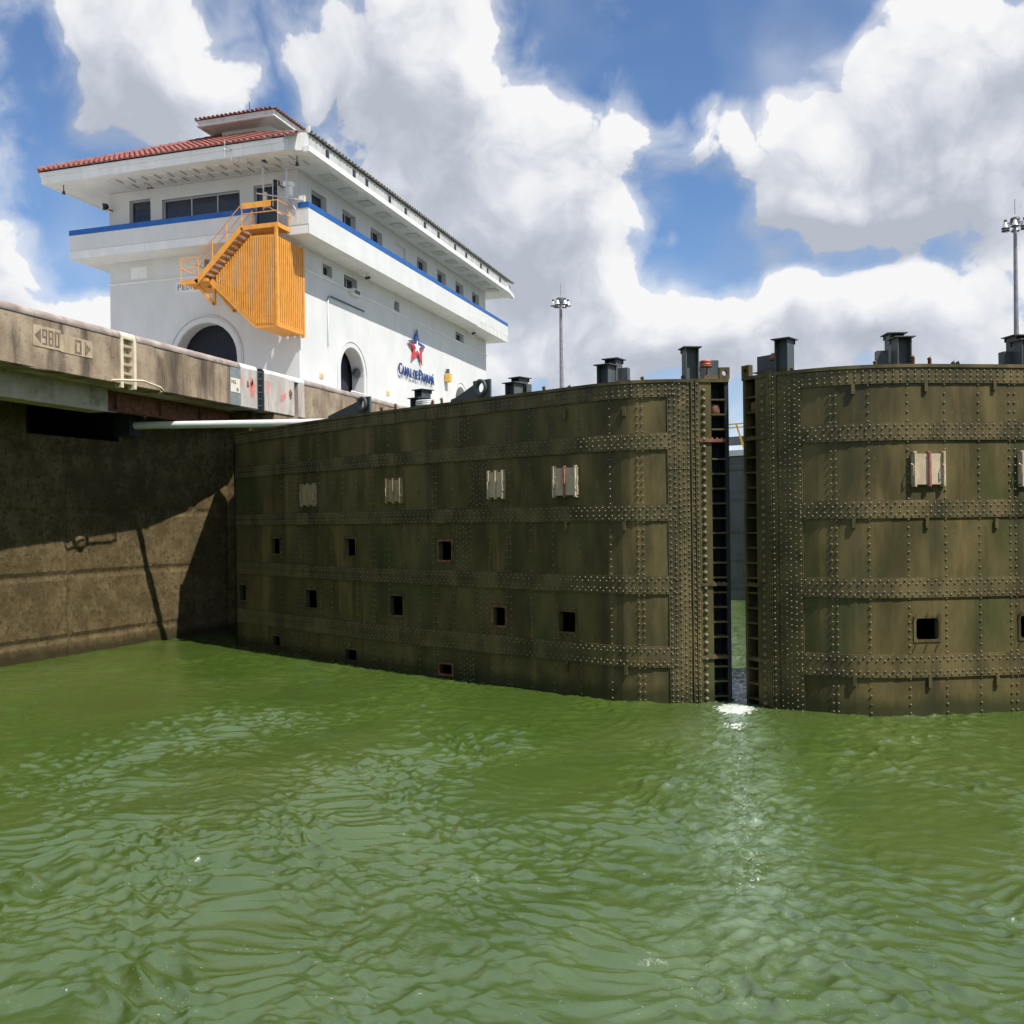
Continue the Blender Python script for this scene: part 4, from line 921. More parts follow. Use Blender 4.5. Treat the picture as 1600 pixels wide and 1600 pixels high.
a3 = ry(711, 610).y; a4 = ry(727.5, 610).y; A2 = ((a3 + a4) / 2, (a4 - a3) / 2, ry(718.5, 605).z - (a4 - a3) / 2)
wall_plane(YF, YB, ZT, ZU1, up_r + lo_r, [A1, A2], PR, .32, 'wall', white_m, house)
up_f = []
for (x0, x1, yt) in ((202, 235, 312), (253, 374.5, 304.5), (396, 434.5, 288)):
    a = fx(x0, yt); b = fx(x1, yt); up_f.append((a.x, b.x, 18.4, (fx((x0 + x1) / 2, yt)).z))
f_a = fx(274, 560).x; f_b = fx(370.5, 560).x; AF = ((f_a + f_b) / 2, (f_b - f_a) / 2, fx(322, 504).z - (f_b - f_a) / 2)
lo_f = [(fx(319, 410).x, fx(329, 410).x, fx(324, 421).z, fx(324, 405).z)]
wall_plane(XL, XB, ZT, ZU1, up_f + lo_f, [AF], PF, .32, 'wall', white_m, house)
MB().add([(XL, YF, ZT), (XL, YB, ZT), (XL, YB, ZU1), (XL, YF, ZU1)], [(0, 1, 2, 3)]).build('wall', white_m, house)
MB().add([(XL, YB, ZT), (XB, YB, ZT), (XB, YB, ZU1), (XL, YB, ZU1)], [(0, 1, 2, 3)]).build('wall', white_m, house)
# dark rooms behind the arches
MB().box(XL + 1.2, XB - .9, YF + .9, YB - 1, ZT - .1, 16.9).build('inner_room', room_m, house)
MB().add([(XL + .3, YF + .3, ZT + .002), (XB - .3, YF + .3, ZT + .002), (XB - .3, YB - .3, ZT + .002), (XL + .3, YB - .3, ZT + .002)], [(0, 1, 2, 3)]).build('floor', deck_m, house)
# arch mouldings
def arch_ring(Pm, c, r, zs, mat=trim_m):
    for (ra, rb_, pr) in ((r + .03, r + .26, .035), (r + .30, r + .36, .06)):
        m = MB(); n = 28; vs = []
        for k in range(n + 1):
            t_ = math.pi * k / n; cu, sz = -math.cos(t_), math.sin(t_)
            vs += [Pm(c + ra * cu, zs + ra * sz, .0), Pm(c + ra * cu, zs + ra * sz, pr), Pm(c + rb_ * cu, zs + rb_ * sz, pr), Pm(c + rb_ * cu, zs + rb_ * sz, 0)]
        fs = [(4 * k + i, 4 * k + 4 + i, 4 * k + 5 + i, 4 * k + 1 + i) for k in range(n) for i in range(3)]
        m.add(vs, fs); o = m.build('arch_moulding', white_m, house)
        for s_ in (-1, 1):
            q = MB(); u0, u1 = sorted((c + s_ * ra, c + s_ * rb_)); q.add([Pm(u0, ZT, 0), Pm(u0, ZT, pr), Pm(u1, ZT, pr), Pm(u1, ZT, 0), Pm(u0, zs, 0), Pm(u0, zs, pr), Pm(u1, zs, pr), Pm(u1, zs, 0)], [(0, 1, 5, 4), (1, 2, 6, 5), (2, 3, 7, 6)]); q.build('arch_moulding', white_m, house)
arch_ring(PR, *A1); arch_ring(PR, *A2); arch_ring(PF, *AF)
# windows
def window(Pm, r, mull, depth=.26, mat=frame_m, pane=glass_m, rows=1, name='window'):
    u0, u1, z0, z1 = r; fw_ = .06; m = MB()
    def blk(mb, a, b, c, d_, o0, o1): mb.add([Pm(a, c, o0), Pm(b, c, o0), Pm(b, c, o1), Pm(a, c, o1), Pm(a, d_, o0), Pm(b, d_, o0), Pm(b, d_, o1), Pm(a, d_, o1)], [(3, 2, 1, 0), (4, 5, 6, 7), (0, 1, 5, 4), (1, 2, 6, 5), (2, 3, 7, 6), (3, 0, 4, 7)])
    o0, o1 = -depth - .05, -depth + .02
    blk(m, u0, u0 + fw_, z0, z1, o0, o1); blk(m, u1 - fw_, u1, z0, z1, o0, o1); blk(m, u0 + fw_, u1 - fw_, z0, z0 + fw_, o0, o1); blk(m, u0 + fw_, u1 - fw_, z1 - fw_, z1, o0, o1)
    cuts = [u0 + fw_] + [u0 + (u1 - u0) * q for q in mull] + [u1 - fw_]
    for q in cuts[1:-1]: blk(m, q - fw_ / 2, q + fw_ / 2, z0 + fw_, z1 - fw_, o0 + .002, o1 - .002)
    if rows > 1: blk(m, u0 + fw_, u1 - fw_, (z0 + z1) / 2 - .03, (z0 + z1) / 2 + .03, o0 + .004, o1 + .012)
    w = m.build(name, mat, house)
    for k in range(len(cuts) - 1):
        p = MB(); blk(p, cuts[k] + .002, cuts[k + 1] - .002, z0 + fw_ + .002, z1 - fw_ - .002, -depth - .035, -depth - .02); p.build('pane', pane, w)
    return w
for i, r in enumerate(up_r):
    if i == 3: window(PR, r, [], .10, white_m, white_m)       # blanked window
    else: window(PR, r, [.5] if i not in (0,) else [], .28, rows=2 if i in (1, 6) else 1)
for r in lo_r: window(PR, r, [.5] if r[1] - r[0] > .8 else [], .28)
window(PF, up_f[0], [], .2); window(PF, up_f[1], [.36, .695], .2); window(PF, up_f[2], [], .2, name='door')
window(PF, lo_f[0], [.5], .2)
# blank recess on the left of the front and string course mouldings
b0 = fx(205, 437); b1 = fx(230, 416); MB().box(b0.x, b1.x, YF - .012, YF + .01, b0.z, b1.z).build('blank_panel', trim_m, house)
zm = 16.42
MB().box(XL - .04, XB + .05, YF - .05, YF - .001, zm, zm + .09).build('string_course', trim_m, house)
MB().box(XB + .001, XB + .05, YF - .0, YB + .04, zm, zm + .09).build('string_course', trim_m, house)
# balcony: floor slab and parapet
BX, BF, BL, BB = XB + 1.33, YF - 1.36, XL - 1.3, YB + 1.25
ZP0, ZP1, ZST = 17.58, 19.03, 18.77
MB().box(BL + .2, BX - .2, BF + .2, BB - .2, ZP0 + .03, ZP0 + .25).build('balcony_floor', trim_m, house)
lower = 17.98
stair_gap = (aty(395, 330, BF).x, aty(449, 330, BF).x)
MB().box(BX - .2, BX, BF, BB, lower + .02, ZST).build('parapet', white_m, house)
MB().box(BL, stair_gap[0], BF, BF + .2, lower + .02, ZST).build('parapet', white_m, house)
MB().box(stair_gap[1], BX - .201, BF, BF + .2, lower + .02, ZST + .0).build('parapet', grim_m, house)
MB().box(BL, BL + .2, BF + .201, BB, lower + .02, ZST).build('parapet', white_m, house)
MB().box(BL + .001, BX - .001, BF + .012, BB, ZP0, lower).build('balcony_edge', trim_m, house)
yo = atx(745, 505, BX).y
MB().box(BX - .0005, BX + .03, BF, yo, ZP0 - .02, lower).build('balcony_band', white_m, house)
MB().box(BX - .03, BX + .02, yo + .004, BB + .02, ZP0 - .06, lower - .02).build('balcony_band', grim_m, house)
MB().box(BL + .1, BX - .1, BF + .015, BF + .1, lower, lower + .02).build('groove', groove_m, house)
MB().box(BX - .1, BX - .015, BF + .1, BB, lower, lower + .02).build('groove', groove_m, house)
ystep = atx(683, 385, BX).y
MB().box(BX - .22, BX + .02, BF + .15, ystep, ZST + .001, ZP1).build('blue_stripe', blue_m, house)
MB().box(BX - .22, BX + .02, ystep + .003, BB, ZST + .001, ZP1 - .05).build('blue_stripe', blue_m, house)
MB().box(BL - .02, stair_gap[0], BF - .02, BF + .22, ZST + .001, ZP1).build('blue_stripe', blue_m, house)
MB().box(BX - .55, BX + .021, BF - .021, BF + .149, ZST + .001, ZP1 + .0).build('blue_stripe', blue_m, house)
MB().box(BL - .02, BL + .22, BF + .221, BB, ZST + .001, ZP1).build('blue_stripe', blue_m, house)
# eaves
EF, EL, EB = 39.7, -36.98, 71.8
EX = -22.25; ZE0, ZE1 = 21.15, 21.70
poly = [(EL, EF), (-23.3, EF), (EX, EF + .45), (EX, EB - 1.9), (EX - .25, EB), (EL, EB)]
MB().prism([(min(max(x, EL + .03), EX - .04), max(y, EF + .03), ZE0 + .012) for x, y in poly], (0, 0, .08)).build('soffit', trim_m, house)
def fascia(p, q, z0, z1, th, mat, name='fascia'):
    p, q = Vector((*p, 0)), Vector((*q, 0)); d = (q - p).normalized(); n_ = Vector((-d.y, d.x, 0)) * th; up = Vector((0, 0, 1))
    return MB().hexa([p + up * z0, q + up * z0, q + n_ + up * z0, p + n_ + up * z0], [p + up * z1, q + up * z1, q + n_ + up * z1, p + n_ + up * z1]).build(name, mat, house)
fascia((EL, EF), (-23.3, EF), ZE0 + .0, ZE0 + .34, .12, trim_m); fascia((EL - .05, EF - .06), (-23.3, EF - .06), ZE0 + .342, ZE1, .16, trim_m)
fascia((-23.3, EF), (EX - .05, EF + .42), ZE0 - .02, ZE1 + .25, .12, grim_m)
fascia((EL, EB), (EL, EF + .121), ZE0, ZE1, .12, trim_m)
fascia((EX + .06, EF + .30), (EX + .06, EB - 1.9), ZE0 - .09, ZE0 + .17, .3, trim_m)
fascia((EX - .10, EF + .46), (EX - .10, EB - 2.0), ZE0 + .171, ZE1 + .24, .08, upst_shade_m, 'upstand')
fascia((EX + .06, EB - 1.9), (EX - .2, EB), ZE0 - .09, ZE0 + .17, .3, trim_m)
fascia((EX - .1, EB - 2.0), (EX - .3, EB - .4), ZE0 + .171, ZE1 + .1, .08, grim_m)
yy0 = atx(508, 240, EX).y
for px_ in (509, 551, 571, 607, 632, 662, 683.5, 709.5, 727, 750, 760.5, 780):
    y = atx(px_, 180 + 3.5 * (px_ - 500) * .2 + 60, EX - .1).y
    MB().box(EX - .1, EX - .04, y, y + .22, ZE0 + .25, ZE1 + .08).build('scupper', black_m, house)
# coffers under the front eave
for i in range(14):
    x = -33.6 + i * .74
    for j in range(2): MB().box(x + .3 * j, x + .3 * j + .5, YF - 1.7 + j * .78, YF - 1.12 + j * .78, ZE0 - .055, ZE0 + .008).build('soffit_block', white_m, house)
for i in range(13):
    y = 43.2 + i * 2.1; MB().box(XB + .45, XB + 1.15, y, y + .9, ZE0 - .03, ZE0 + .008).build('soffit_block', grim_m, house)
# hipped tile roof: barrel tiles laid in courses
TANP = .50; xm = (EL + EX) / 2; half = (EX - EL) / 2; ZR0 = ZE1 + .03
def tiles(p, q, inward, run, lhip, rhip, mat, pitch, name, detail=True):
    p, q = Vector(p), Vector(q); d = (q - p).normalized(); L = (q - p).length; iw = Vector(inward); up = (iw + Vector((0, 0, TANP))).normalized(); nrm_ = d.cross(up).normalized(); nrm_ = nrm_ if nrm_.z > 0 else -nrm_
    m = MB(); n = int(L / pitch); sl = math.sqrt(1 + TANP ** 2)
    base = MB(); hr = min(run, L / 2 if lhip and rhip else run)
    base.add([p, q, q + (iw + Vector((0, 0, TANP))) * hr - d * (hr if rhip else 0), p + (iw + Vector((0, 0, TANP))) * hr + d * (hr if lhip else 0)], [(0, 1, 2, 3)]); base.build('roof_underlay', tileold_m, house)
    for k in range(n):
        u = (k + .5) * pitch; r_ = run
        if lhip: r_ = min(r_, u)
        if rhip: r_ = min(r_, L - u)
        r_ *= sl; c0 = 0; step = .42 if detail else 50
        while c0 < r_ - .05:
            c1 = min(c0 + step, r_); ra, rb_ = pitch * .34, pitch * .28; seg = 6; vs = []
            for (cc, rr, lift) in ((c0 - .04, ra, .03), (c1, rb_, .0)):
                o = p + d * (u + random.uniform(-.008, .008)) + up * cc
                vs += [o + d * (rr * -math.cos(math.pi * i / seg)) + nrm_ * (rr * math.sin(math.pi * i / seg) + lift) for i in range(seg + 1)]
            m.add(vs, [(i, i + 1, seg + 2 + i, seg + 1 + i) for i in range(seg)] + [tuple(range(seg + 1))], False); c0 = c1
    m.build(name, mat, house, kind='stuff')
tiles((EL - .1, EF - .14, ZR0), (EX - .1, EF - .14, ZR0), (0, 1, 0), 6.5, True, True, tile_m, .30, 'roof_tiles')
tiles((EX - .02, EF + .40, ZE1 + .26), (EX - .02, EB - .5, ZE1 + .26), (-1, 0, 0), 7.2, True, True, tileold_m, .34, 'roof_tiles', False)
tiles((EL - .1, EB, ZR0), (EL - .1, EF, ZR0), (1, 0, 0), 7.2, True, True, tile_m, .34, 'roof_tiles', False)
MB().box(EX - .12, EX + .02, EF + .38, EF + .52, ZE1 + .25, ZE1 + .55).build('corner_finial', grim_m, house)
# hip cap tiles on the left hip
hp0, hp1 = Vector((EL - .1, EF - .14, ZR0 + .08)), Vector((EL + 6.9, EF + 6.86, ZR0 + 7 * TANP + .08))
for k in range(22):
    a = hp0.lerp(hp1, k / 22); b = hp0.lerp(hp1, (k + 1.1) / 22); MB().tube([a, b], [.15, .12], 8).build('hip_tile', tile_m, house)
# roof lantern
cwl, cwr = aty(347, 210, 45.6).x, aty(424, 200, 45.6).x
cl, cr_ = aty(307, 192, 44.5).x, aty(428, 178, 44.5).x
zc0 = aty(313, 198, 44.5).z; zc1 = aty(307, 189.5, 44.5).z
cb = 53.5
MB().box(cwl, cwr, 45.6, cb - 1.1, 22.6, zc0 + .05).build('lantern_wall', white_m, house)
MB().box(cl, cr_, 44.5, cb, zc0 + .02, zc0 + .08).build('lantern_soffit', trim_m, house)
MB().hexa([(cl + .15, 44.6, zc0), (cr_ - .15, 44.6, zc0), (cr_ - .15, 44.75, zc0), (cl + .15, 44.75, zc0)], [(cl, 44.5, zc1), (cr_, 44.5, zc1), (cr_, 44.75, zc1), (cl, 44.75, zc1)]).build('lantern_fascia', grim_m, house)
MB().hexa([(cr_ - .25, 44.751, zc0), (cr_ - .1, 44.751, zc0), (cr_ - .1, cb, zc0), (cr_ - .25, cb, zc0)], [(cr_ - .15, 44.751, zc1), (cr_, 44.751, zc1), (cr_, cb, zc1), (cr_ - .15, cb, zc1)]).build('lantern_fascia', grim_m, house)
MB().hexa([(cl + .1, 44.751, zc0), (cl + .25, 44.751, zc0), (cl + .25, cb, zc0), (cl + .1, cb, zc0)], [(cl, 44.751, zc1), (cl + .15, 44.751, zc1), (cl + .15, cb, zc1), (cl, cb, zc1)]).build('lantern_fascia', grim_m, house)
TANP = .30
tiles((cl - .08, 44.42, zc1 + .02), (cr_ + .08, 44.42, zc1 + .02), (0, 1, 0), 2.0, True, True, tile_m, .26, 'lantern_tiles')
tiles((cr_ + .08, 44.42, zc1 + .02), (cr_ + .08, cb, zc1 + .02), (-1, 0, 0), 2.0, True, True, tile_m, .26, 'lantern_tiles', False)
tiles((cl - .08, cb, zc1 + .02), (cl - .08, 44.42, zc1 + .02), (1, 0, 0), 2.0, True, True, tile_m, .26, 'lantern_tiles', False)
q = aty(406, 172, 46.5); MB().lathe([(.12, -.6), (.14, -.2), (.06, 0), (.10, .1), (.0, .18)], (q.x, q.y, q.z), 10).build('roof_finial', tile_m, house)
adopt(house)

# station name on the front and logo sign on the long side
sg = thing('name_sign', 'dark painted station name letters on the front wall above the arch', 'sign', (fx(277, 446).x, YF, fx(277, 446).z))
o = fx(277, 454); ux_ = o.x
for ch, w_ in zip('PEDRO MIGUEL', (1, .9, 1, 1, 1.1, .5, 1.2, .4, 1.1, 1, .9, .8)):
    if ch != ' ': wall_text(ch, (ux_, YF - .006, o.z), (1, 0, 0), (0, 0, 1), .42, ink_m, sg, 'letter', .27 * w_ * .72, .004)
    ux_ += .27 * w_
bp0 = fx(274, 459); MB().box(bp0.x, bp0.x + 3.2, YF - .0045, YF - .001, bp0.z, bp0.z + .55).build('sign_panel', trim_m, sg); adopt(sg)
lg = thing('logo_sign', 'red and blue star emblem standing off the sunny side wall', 'sign', (XB, ry(647, 545).y, ry(647, 545).z))
A_, B_ = ry(635, 545), ry(661.5, 545); uc = (A_.y + B_.y) / 2; hw = (B_.y - A_.y) / 2
zt2, zb2 = ry(648.5, 514).z, ry(652, 570).z; zc = (zt2 + zb2) / 2; hh = (zt2 - zb2) / 2
XS = XB + .14
def starpoly(): return [(uc + .05 * hw, zt2), (uc + .26 * hw, zc + .30 * hh), (uc + hw, zc + .16 * hh), (uc + .55 * hw, zc - .22 * hh), (uc + .62 * hw, zb2), (uc + .12 * hw, zc - .42 * hh), (uc - .62 * hw, zb2 + .12 * hh), (uc - .40 * hw, zc - .25 * hh), (uc - hw, zc + .12 * hh), (uc - .22 * hw, zc + .38 * hh)]
def clip(poly_, f):      # keep the side where f(u, z) >= 0
    out = []
    for i in range(len(poly_)):
        a, b = poly_[i], poly_[(i + 1) % len(poly_)]; fa, fb = f(*a), f(*b)
        if fa >= 0: out.append(a)
        if fa * fb < 0: t_ = fa / (fa - fb); out.append((a[0] + (b[0] - a[0]) * t_, a[1] + (b[1] - a[1]) * t_))
    return out
sl_ = .10
for (lo, hi, mt, nm) in ((.34, 2, logob_m, 'emblem_point'), (.16, .29, logob_m, 'emblem_stripe'), (.03, .12, logob_m, 'emblem_stripe'), (-.14, -.01, logor_m, 'emblem_stripe'), (-2, -.19, logor_m, 'emblem_leg')):
    p_ = clip(clip(starpoly(), lambda u, z: (z - zc) / hh + sl_ * (u - uc) / hw - lo), lambda u, z: hi - ((z - zc) / hh + sl_ * (u - uc) / hw))
    if len(p_) > 2: MB().prism([(XS, u, z) for u, z in p_], (-.04, 0, 0)).build(nm, mt, lg)
ws = [(uc + .02 * hw + (.34 if i % 2 == 0 else .14) * hw * 1.25 * math.sin(i * math.pi / 5), zc - .05 * hh + (.40 if i % 2 == 0 else .15) * hh * math.cos(i * math.pi / 5)) for i in range(10)]
MB().prism([(XS + .012, u, z) for u, z in ws], (-.01, 0, 0)).build('emblem_star', logow_m, lg); adopt(lg)
ls = thing('letter_sign', 'raised blue letters reading canal name below the star emblem', 'sign', (XB, ry(647, 585).y, ry(647, 585).z))
c0, c1 = ry(620, 580), ry(676, 597); u = c0.y; zl_ = c0.z - .0
txt = 'CANAL DE PANAMÁ'; wts = [1.25, .95, 1, .95, .8, .35, .95, .8, .35, 1.1, .95, 1, .95, 1.15, 1.0]; tw = sum(wts); W_ = c1.y - c0.y
zbase = ry(622, 583).z - .05
big = ry(620, 566).z - ry(620, 582).z
for ch, w in zip(txt, wts):
    if ch != ' ':
        cap = ch in 'CP' and (ch == 'P' or u == c0.y); hgt = big * (1.25 if cap else 1.0)
        wall_text(ch, (XB + .12, u, zbase), (0, 1, 0), (0, 0, 1), hgt * 1.3, logob_m, ls, 'letter', W_ * w / tw * .84, .03)
    u += W_ * w / tw
adopt(ls)

# ------------------------------------------------------------------ orange outside stair with slatted screen
stair = thing('staircase', 'orange steel outside staircase with vertical slat screen on the house front', 'staircase', (XB - 1, 40.5, ZT))
YS0, YS1, YS2 = 39.66, 40.68, 41.9     # outer plane, between flights, inner plane
def sp(px_, py_, y=YS0): return aty(px_, py_, y)
XRS = XB - .02
# right edge of the front screen and its corners
topL = sp(378, 352); topR = sp(434, 347); lowL = sp(283, 437); lowE = sp(310, 436)
zt_l = topR.z; zl_l = sp(300, 437).z
xtl, xtr = topL.x, topR.x; xll = lowL.x; xle = lowE.x
# landings
def plate(x0, x1, y0, y1, z, th=.12, name='landing'): return MB().box(x0, x1, y0, y1, z - th, z).build(name, orange_m, stair)
plate(xtl, xtr, YS0, BF - .03, zt_l); plate(xll, xle + .5, YS0, YS2, zl_l)
for y in (YS0 - .03, YS1 - .06):     # upper flight stringers
    p, q = Vector((xle, y, zl_l - .06)), Vector((xtl, y, zt_l - .06))
    MB().bar(p - Vector((.1, 0, 0.1)), q + Vector((.0, 0, 0)), .05, .26).build('stringer', orange_m, stair)
    MB().bar((xll, y, zl_l - .11), (xle, y, zl_l - .11), .05, .2).build('stringer', orange_m, stair)
    MB().bar((xtl - .03, y, zt_l - .10), (xtr, y, zt_l - .10), .05, .2).build('stringer', orange_m, stair)
MB().bar((xtr, YS0, zt_l - .10), (xtr + .02, BF - .03, zt_l - .10), .05, .2).build('edge_beam', orange_m, stair)
nst = 11
for k in range(1, nst):
    f_ = k / nst; x = xle + (xtl - xle) * f_; z = zl_l + (zt_l - zl_l) * f_
    MB().box(x - .16, x + .16, YS0, YS1 - .09, z - .035, z).build('tread', orange_m, stair)
# handrails
def rail(pts, r=.022): MB().tube(pts, r, 6).build('handrail', orange_m, stair)
H1, H2 = 1.02, .55
for y in (YS0, YS1 - .1):
    for h in (H1, H2): rail([(xle, y, zl_l + h), (xtl, y, zt_l + h)])
    for f_ in (0, .33, .66, 1): x = xle + (xtl - xle) * f_; z = zl_l + (zt_l - zl_l) * f_; rail([(x, y, z - .05), (x, y, z + H1)])
for h in (H1, H2, ): rail([(xll, YS0, zl_l + h), (xle, YS0, zl_l + h)]); rail([(xll, YS0, zl_l + h), (xll, YS2, zl_l + h)]); rail([(xtl, YS0, zt_l + h), (xtr, YS0, zt_l + h)]); rail([(xtr, YS0, zt_l + h), (xtr, BF, zt_l + h)])
for p_ in ((xll, YS0), (xll, YS2), ): rail([(*p_, zl_l - .05), (*p_, zl_l + H1)])
for p_ in ((xtr, YS0), (xtr, BF - .05)): rail([(*p_, zt_l - .05), (*p_, zt_l + H1)])
MB().box(xtl + .05, xtr - .35, YS0 - .03, YS0 - .005, zt_l + .78, zt_l + 1.05).build('notice_board', orange_m, stair)
# screen: slats between the diagonal line of the upper flight and the lower flight
sxr = sp(432.5, 440).x
def lin(px_, pts):
    for (a, b) in zip(pts, pts[1:]):
        if a[0] <= px_ <= b[0]: return a[1] + (b[1] - a[1]) * (px_ - a[0]) / (b[0] - a[0])
    return pts[-1][1]
TOPC = [(337, 433), (392, 369), (437, 366)]; BOTC = [(337, 444), (398, 506), (440, 504)]
nf = 27
for k in range(nf):
    px_ = 340 + (431 - 340) * k / (nf - 1)
    a, b = sp(px_, lin(px_, TOPC)), sp(px_, lin(px_, BOTC))
    if a.z - b.z > .12: MB().box(a.x - .034, a.x + .034, YS0 - .05, YS0 - .005, b.z, a.z).build('slat', orange_m, stair)
zst, zsb = sp(437, 366).z, sp(437, 505).z
for k in range(14):
    y = YS0 + .1 + (YF - .12 - YS0) * k / 13.6
    MB().box(sxr + .02, sxr + .06, y - .046, y + .046, zsb - .02, zst - .05).build('slat', orange_m, stair)
MB().box(sxr - .05, sxr + .07, YS0 - .07, YS0 + .06, zsb - .12, zt_l - .12).build('corner_post', orange_m, stair)
zsb2 = atx(464, 520, sxr).z
MB().box(sxr - .06, sxr + .08, YF - .16, YF - .02, zsb - .26, zst).build('corner_post', orange_m, stair)
# inner stringers of the screen: lower flight and bottom platform
l0, l1 = sp(330, 438), sp(400, 508)
for y in (YS0 + .0, YS1 + .06):
    MB().bar((l0.x, y, l0.z - .02), (l1.x, y, l1.z), .06, .24).build('stringer', orange_m, stair)
MB().box(l1.x - .05, sxr + .05, YS0 - .02, YS0 + .06, zsb - .14, zsb + .06).build('edge_beam', orange_m, stair)
MB().box(sxr - .03, sxr + .05, YS0 + .061, YF - .17, zsb - .14, zsb + .06).build('edge_beam', orange_m, stair)
MB().box(l1.x, sxr - .031, YS0 + .061, YF - .05, zsb - .12, zsb - .02).build('landing', orange_m, stair)
for k in range(1, 11):
    p = l0.lerp(l1, k / 11); MB().box(p.x - .15, p.x + .15, YS0 + .1, YF - .1, p.z + .02, p.z + .06).build('tread', orange_m, stair)
t0, t1 = sp(337, 434), sp(392, 369)
MB().bar((t0.x, YS0 + .02, t0.z - .12), (t1.x, YS0 + .02, t1.z - .12), .04, .08).build('screen_rail', orange_m, stair)
MB().bar((l0.x + .3, YS0 + .02, l0.z - .1 + .05), (l1.x, YS0 + .02, l1.z + .18), .04, .06).build('screen_rail', orange_m, stair)
# triangular bracket under the lower landing
b0, b1, b2 = sp(303, 447), sp(329, 447), sp(329, 474)
for y in (YS0 + .3, YS2 - .25):
    MB().bar((b0.x, y, zl_l - .2), (b1.x, y, b2.z), .12, .12).build('bracket', orange_m, stair); MB().bar((b1.x, y, b2.z - .02), (b1.x, y, zl_l - .14), .12, .12).build('bracket', orange_m, stair)
adopt(stair)

# ------------------------------------------------------------------ small fixtures on the house
def floodlight(p, d, label):
    t = thing('floodlight', label, 'light', p, 'floodlights on the house'); d = Vector(d).normalized()
    m = MB(); p = Vector(p); m.tube([p, p + d * .06, p + d * .26, p + d * .30], [.06, .15, .17, .17], 14); m.build('lamp_body', black_m, t)
    MB().tube([p + d * .301, p + d * .306], .15, 14).build('lens', glass_m, t)
    MB().bar(p + Vector((0, .02, -.14)), p + Vector((0, .3, -.14)), .05, .05).build('arm', post_m, t); adopt(t); return t
a = fx(177, 326); floodlight((a.x, YF - .34, a.z), (-.6, -.7, -.15), 'black round floodlight at the left corner of the front upper wall')
a = fx(443, 289); floodlight((a.x, YF - .34, a.z), (-.8, -.5, -.15), 'black round floodlight right of the balcony door')
def eave_lamp(p, label):
    t = thing('pendant_lamp', label, 'light', p); m = MB(); m.tube([(p[0], p[1], p[2] + .3), (p[0], p[1], p[2])], .025, 6); m.build('stem', black_m, t); MB().lathe([(0, .02), (.05, 0), (.09, -.16), (0, -.16)], p, 10).build('shade', black_m, t); adopt(t)
eave_lamp((EL + .9, EF + .5, ZE0 - .28), 'small black lamp hanging under the left roof corner'); a = aty(464, 243, 40.6); eave_lamp((a.x, 40.6, ZE0 - .28), 'small black lamp hanging under the right roof corner')
a = fx(236, 293); t = thing('wall_lamp', 'small dark twin lamp on the wall above the first window', 'light', (a.x, YF, a.z))
MB().lathe([(0, .1), (.09, .06), (.09, -.06), (0, -.1)], (a.x - .09, YF - .1, a.z), 10).build('lamp_body', post_m, t); MB().lathe([(0, .1), (.09, .06), (.09, -.06), (0, -.1)], (a.x + .11, YF - .1, a.z), 10).build('lamp_body', post_m, t); adopt(t)
# surveillance camera on a post at the balcony corner
c = aty(454, 322, BF + .1); t = thing('security_camera', 'white surveillance camera on a short post at the balcony corner', 'camera', (c.x, BF + .1, ZP1))
zc_ = aty(454, 292, BF + .1).z
MB().tube([(c.x, BF + .1, ZST), (c.x, BF + .1, zc_ - .35)], .09, 12).build('pedestal', alu_m, t)
m = MB(); m.lathe([(.10, -.45), (.13, -.4), (.13, .0), (.10, .06), (0, .08)], (c.x, BF + .1, zc_ - .02), 14); m.build('housing', logow_m, t)
MB().hexa([(c.x - .3, BF - .05, zc_ + .05), (c.x + .12, BF - .05, zc_ + .02), (c.x + .12, BF + .25, zc_ + .02), (c.x - .3, BF + .25, zc_ + .05)], [(c.x - .3, BF - .05, zc_ + .26), (c.x + .16, BF - .05, zc_ + .2), (c.x + .16, BF + .25, zc_ + .2), (c.x - .3, BF + .25, zc_ + .26)]).build('camera_head', logow_m, t)
MB().box(c.x - .31, c.x - .302, BF, BF + .2, zc_ + .08, zc_ + .22).build('lens', glass_m, t); adopt(t)
c = aty(472, 307, BF + .1); t = thing('junction_box', 'cream electrical box on the parapet corner', 'box', (c.x, BF + .1, ZP1)); MB().box(c.x - .14, c.x + .14, BF + .02, BF + .2, ZP1 + .002, ZP1 + .32).build('case', cream_m, t); MB().box(c.x - .10, c.x + .10, BF + .012, BF + .019, ZP1 + .05, ZP1 + .28).build('lid', trim_m, t); adopt(t)
# antennas
def mast(px_, ytop, ybot, label, y=BF - .15, r=.045):
    a, b = aty(px_, ybot, y), aty(px_, ytop, y); t = thing('antenna_mast', label, 'antenna', (a.x, y, a.z)); MB().tube([(a.x, y, a.z), (a.x, y, b.z)], [r, r * .7], 8).build('pole', alu_m, t); return t, a, b
t, a, b = mast(412, 250, 328, 'tall mast with a horizontal comb antenna beside the top landing')
bo_ = aty(349.5, 233, BF - 1.2); boom = [Vector((b.x + .1, BF - .15, b.z - .02)), Vector((bo_.x, BF - 1.2, bo_.z))]
MB().tube(boom, .035, 6).build('boom', alu_m, t)
for f_, l_ in ((.04, .35), (.3, .62), (.45, .55), (.66, .55), (.82, .5), (.98, .42)):
    p = boom[0].lerp(boom[1], f_); MB().tube([p - Vector((0, 0, l_)), p + Vector((0, 0, l_))], .016, 5).build('element', alu_m, t)
MB().box(b.x - .06, b.x + .1, BF - .22, BF - .08, b.z - .1, b.z + .08).build('clamp', black_m, t); adopt(t)
t, a, b = mast(448, 262, 318, 'thin mast rising to the eave next to the surveillance camera'); adopt(t)
t, a, b = mast(426.5, 278, 322, 'short whip aerial in front of the balcony door, left of two', r=.025); adopt(t)
t, a, b = mast(434.5, 276, 334, 'short whip aerial in front of the balcony door, right of two', r=.025); adopt(t)
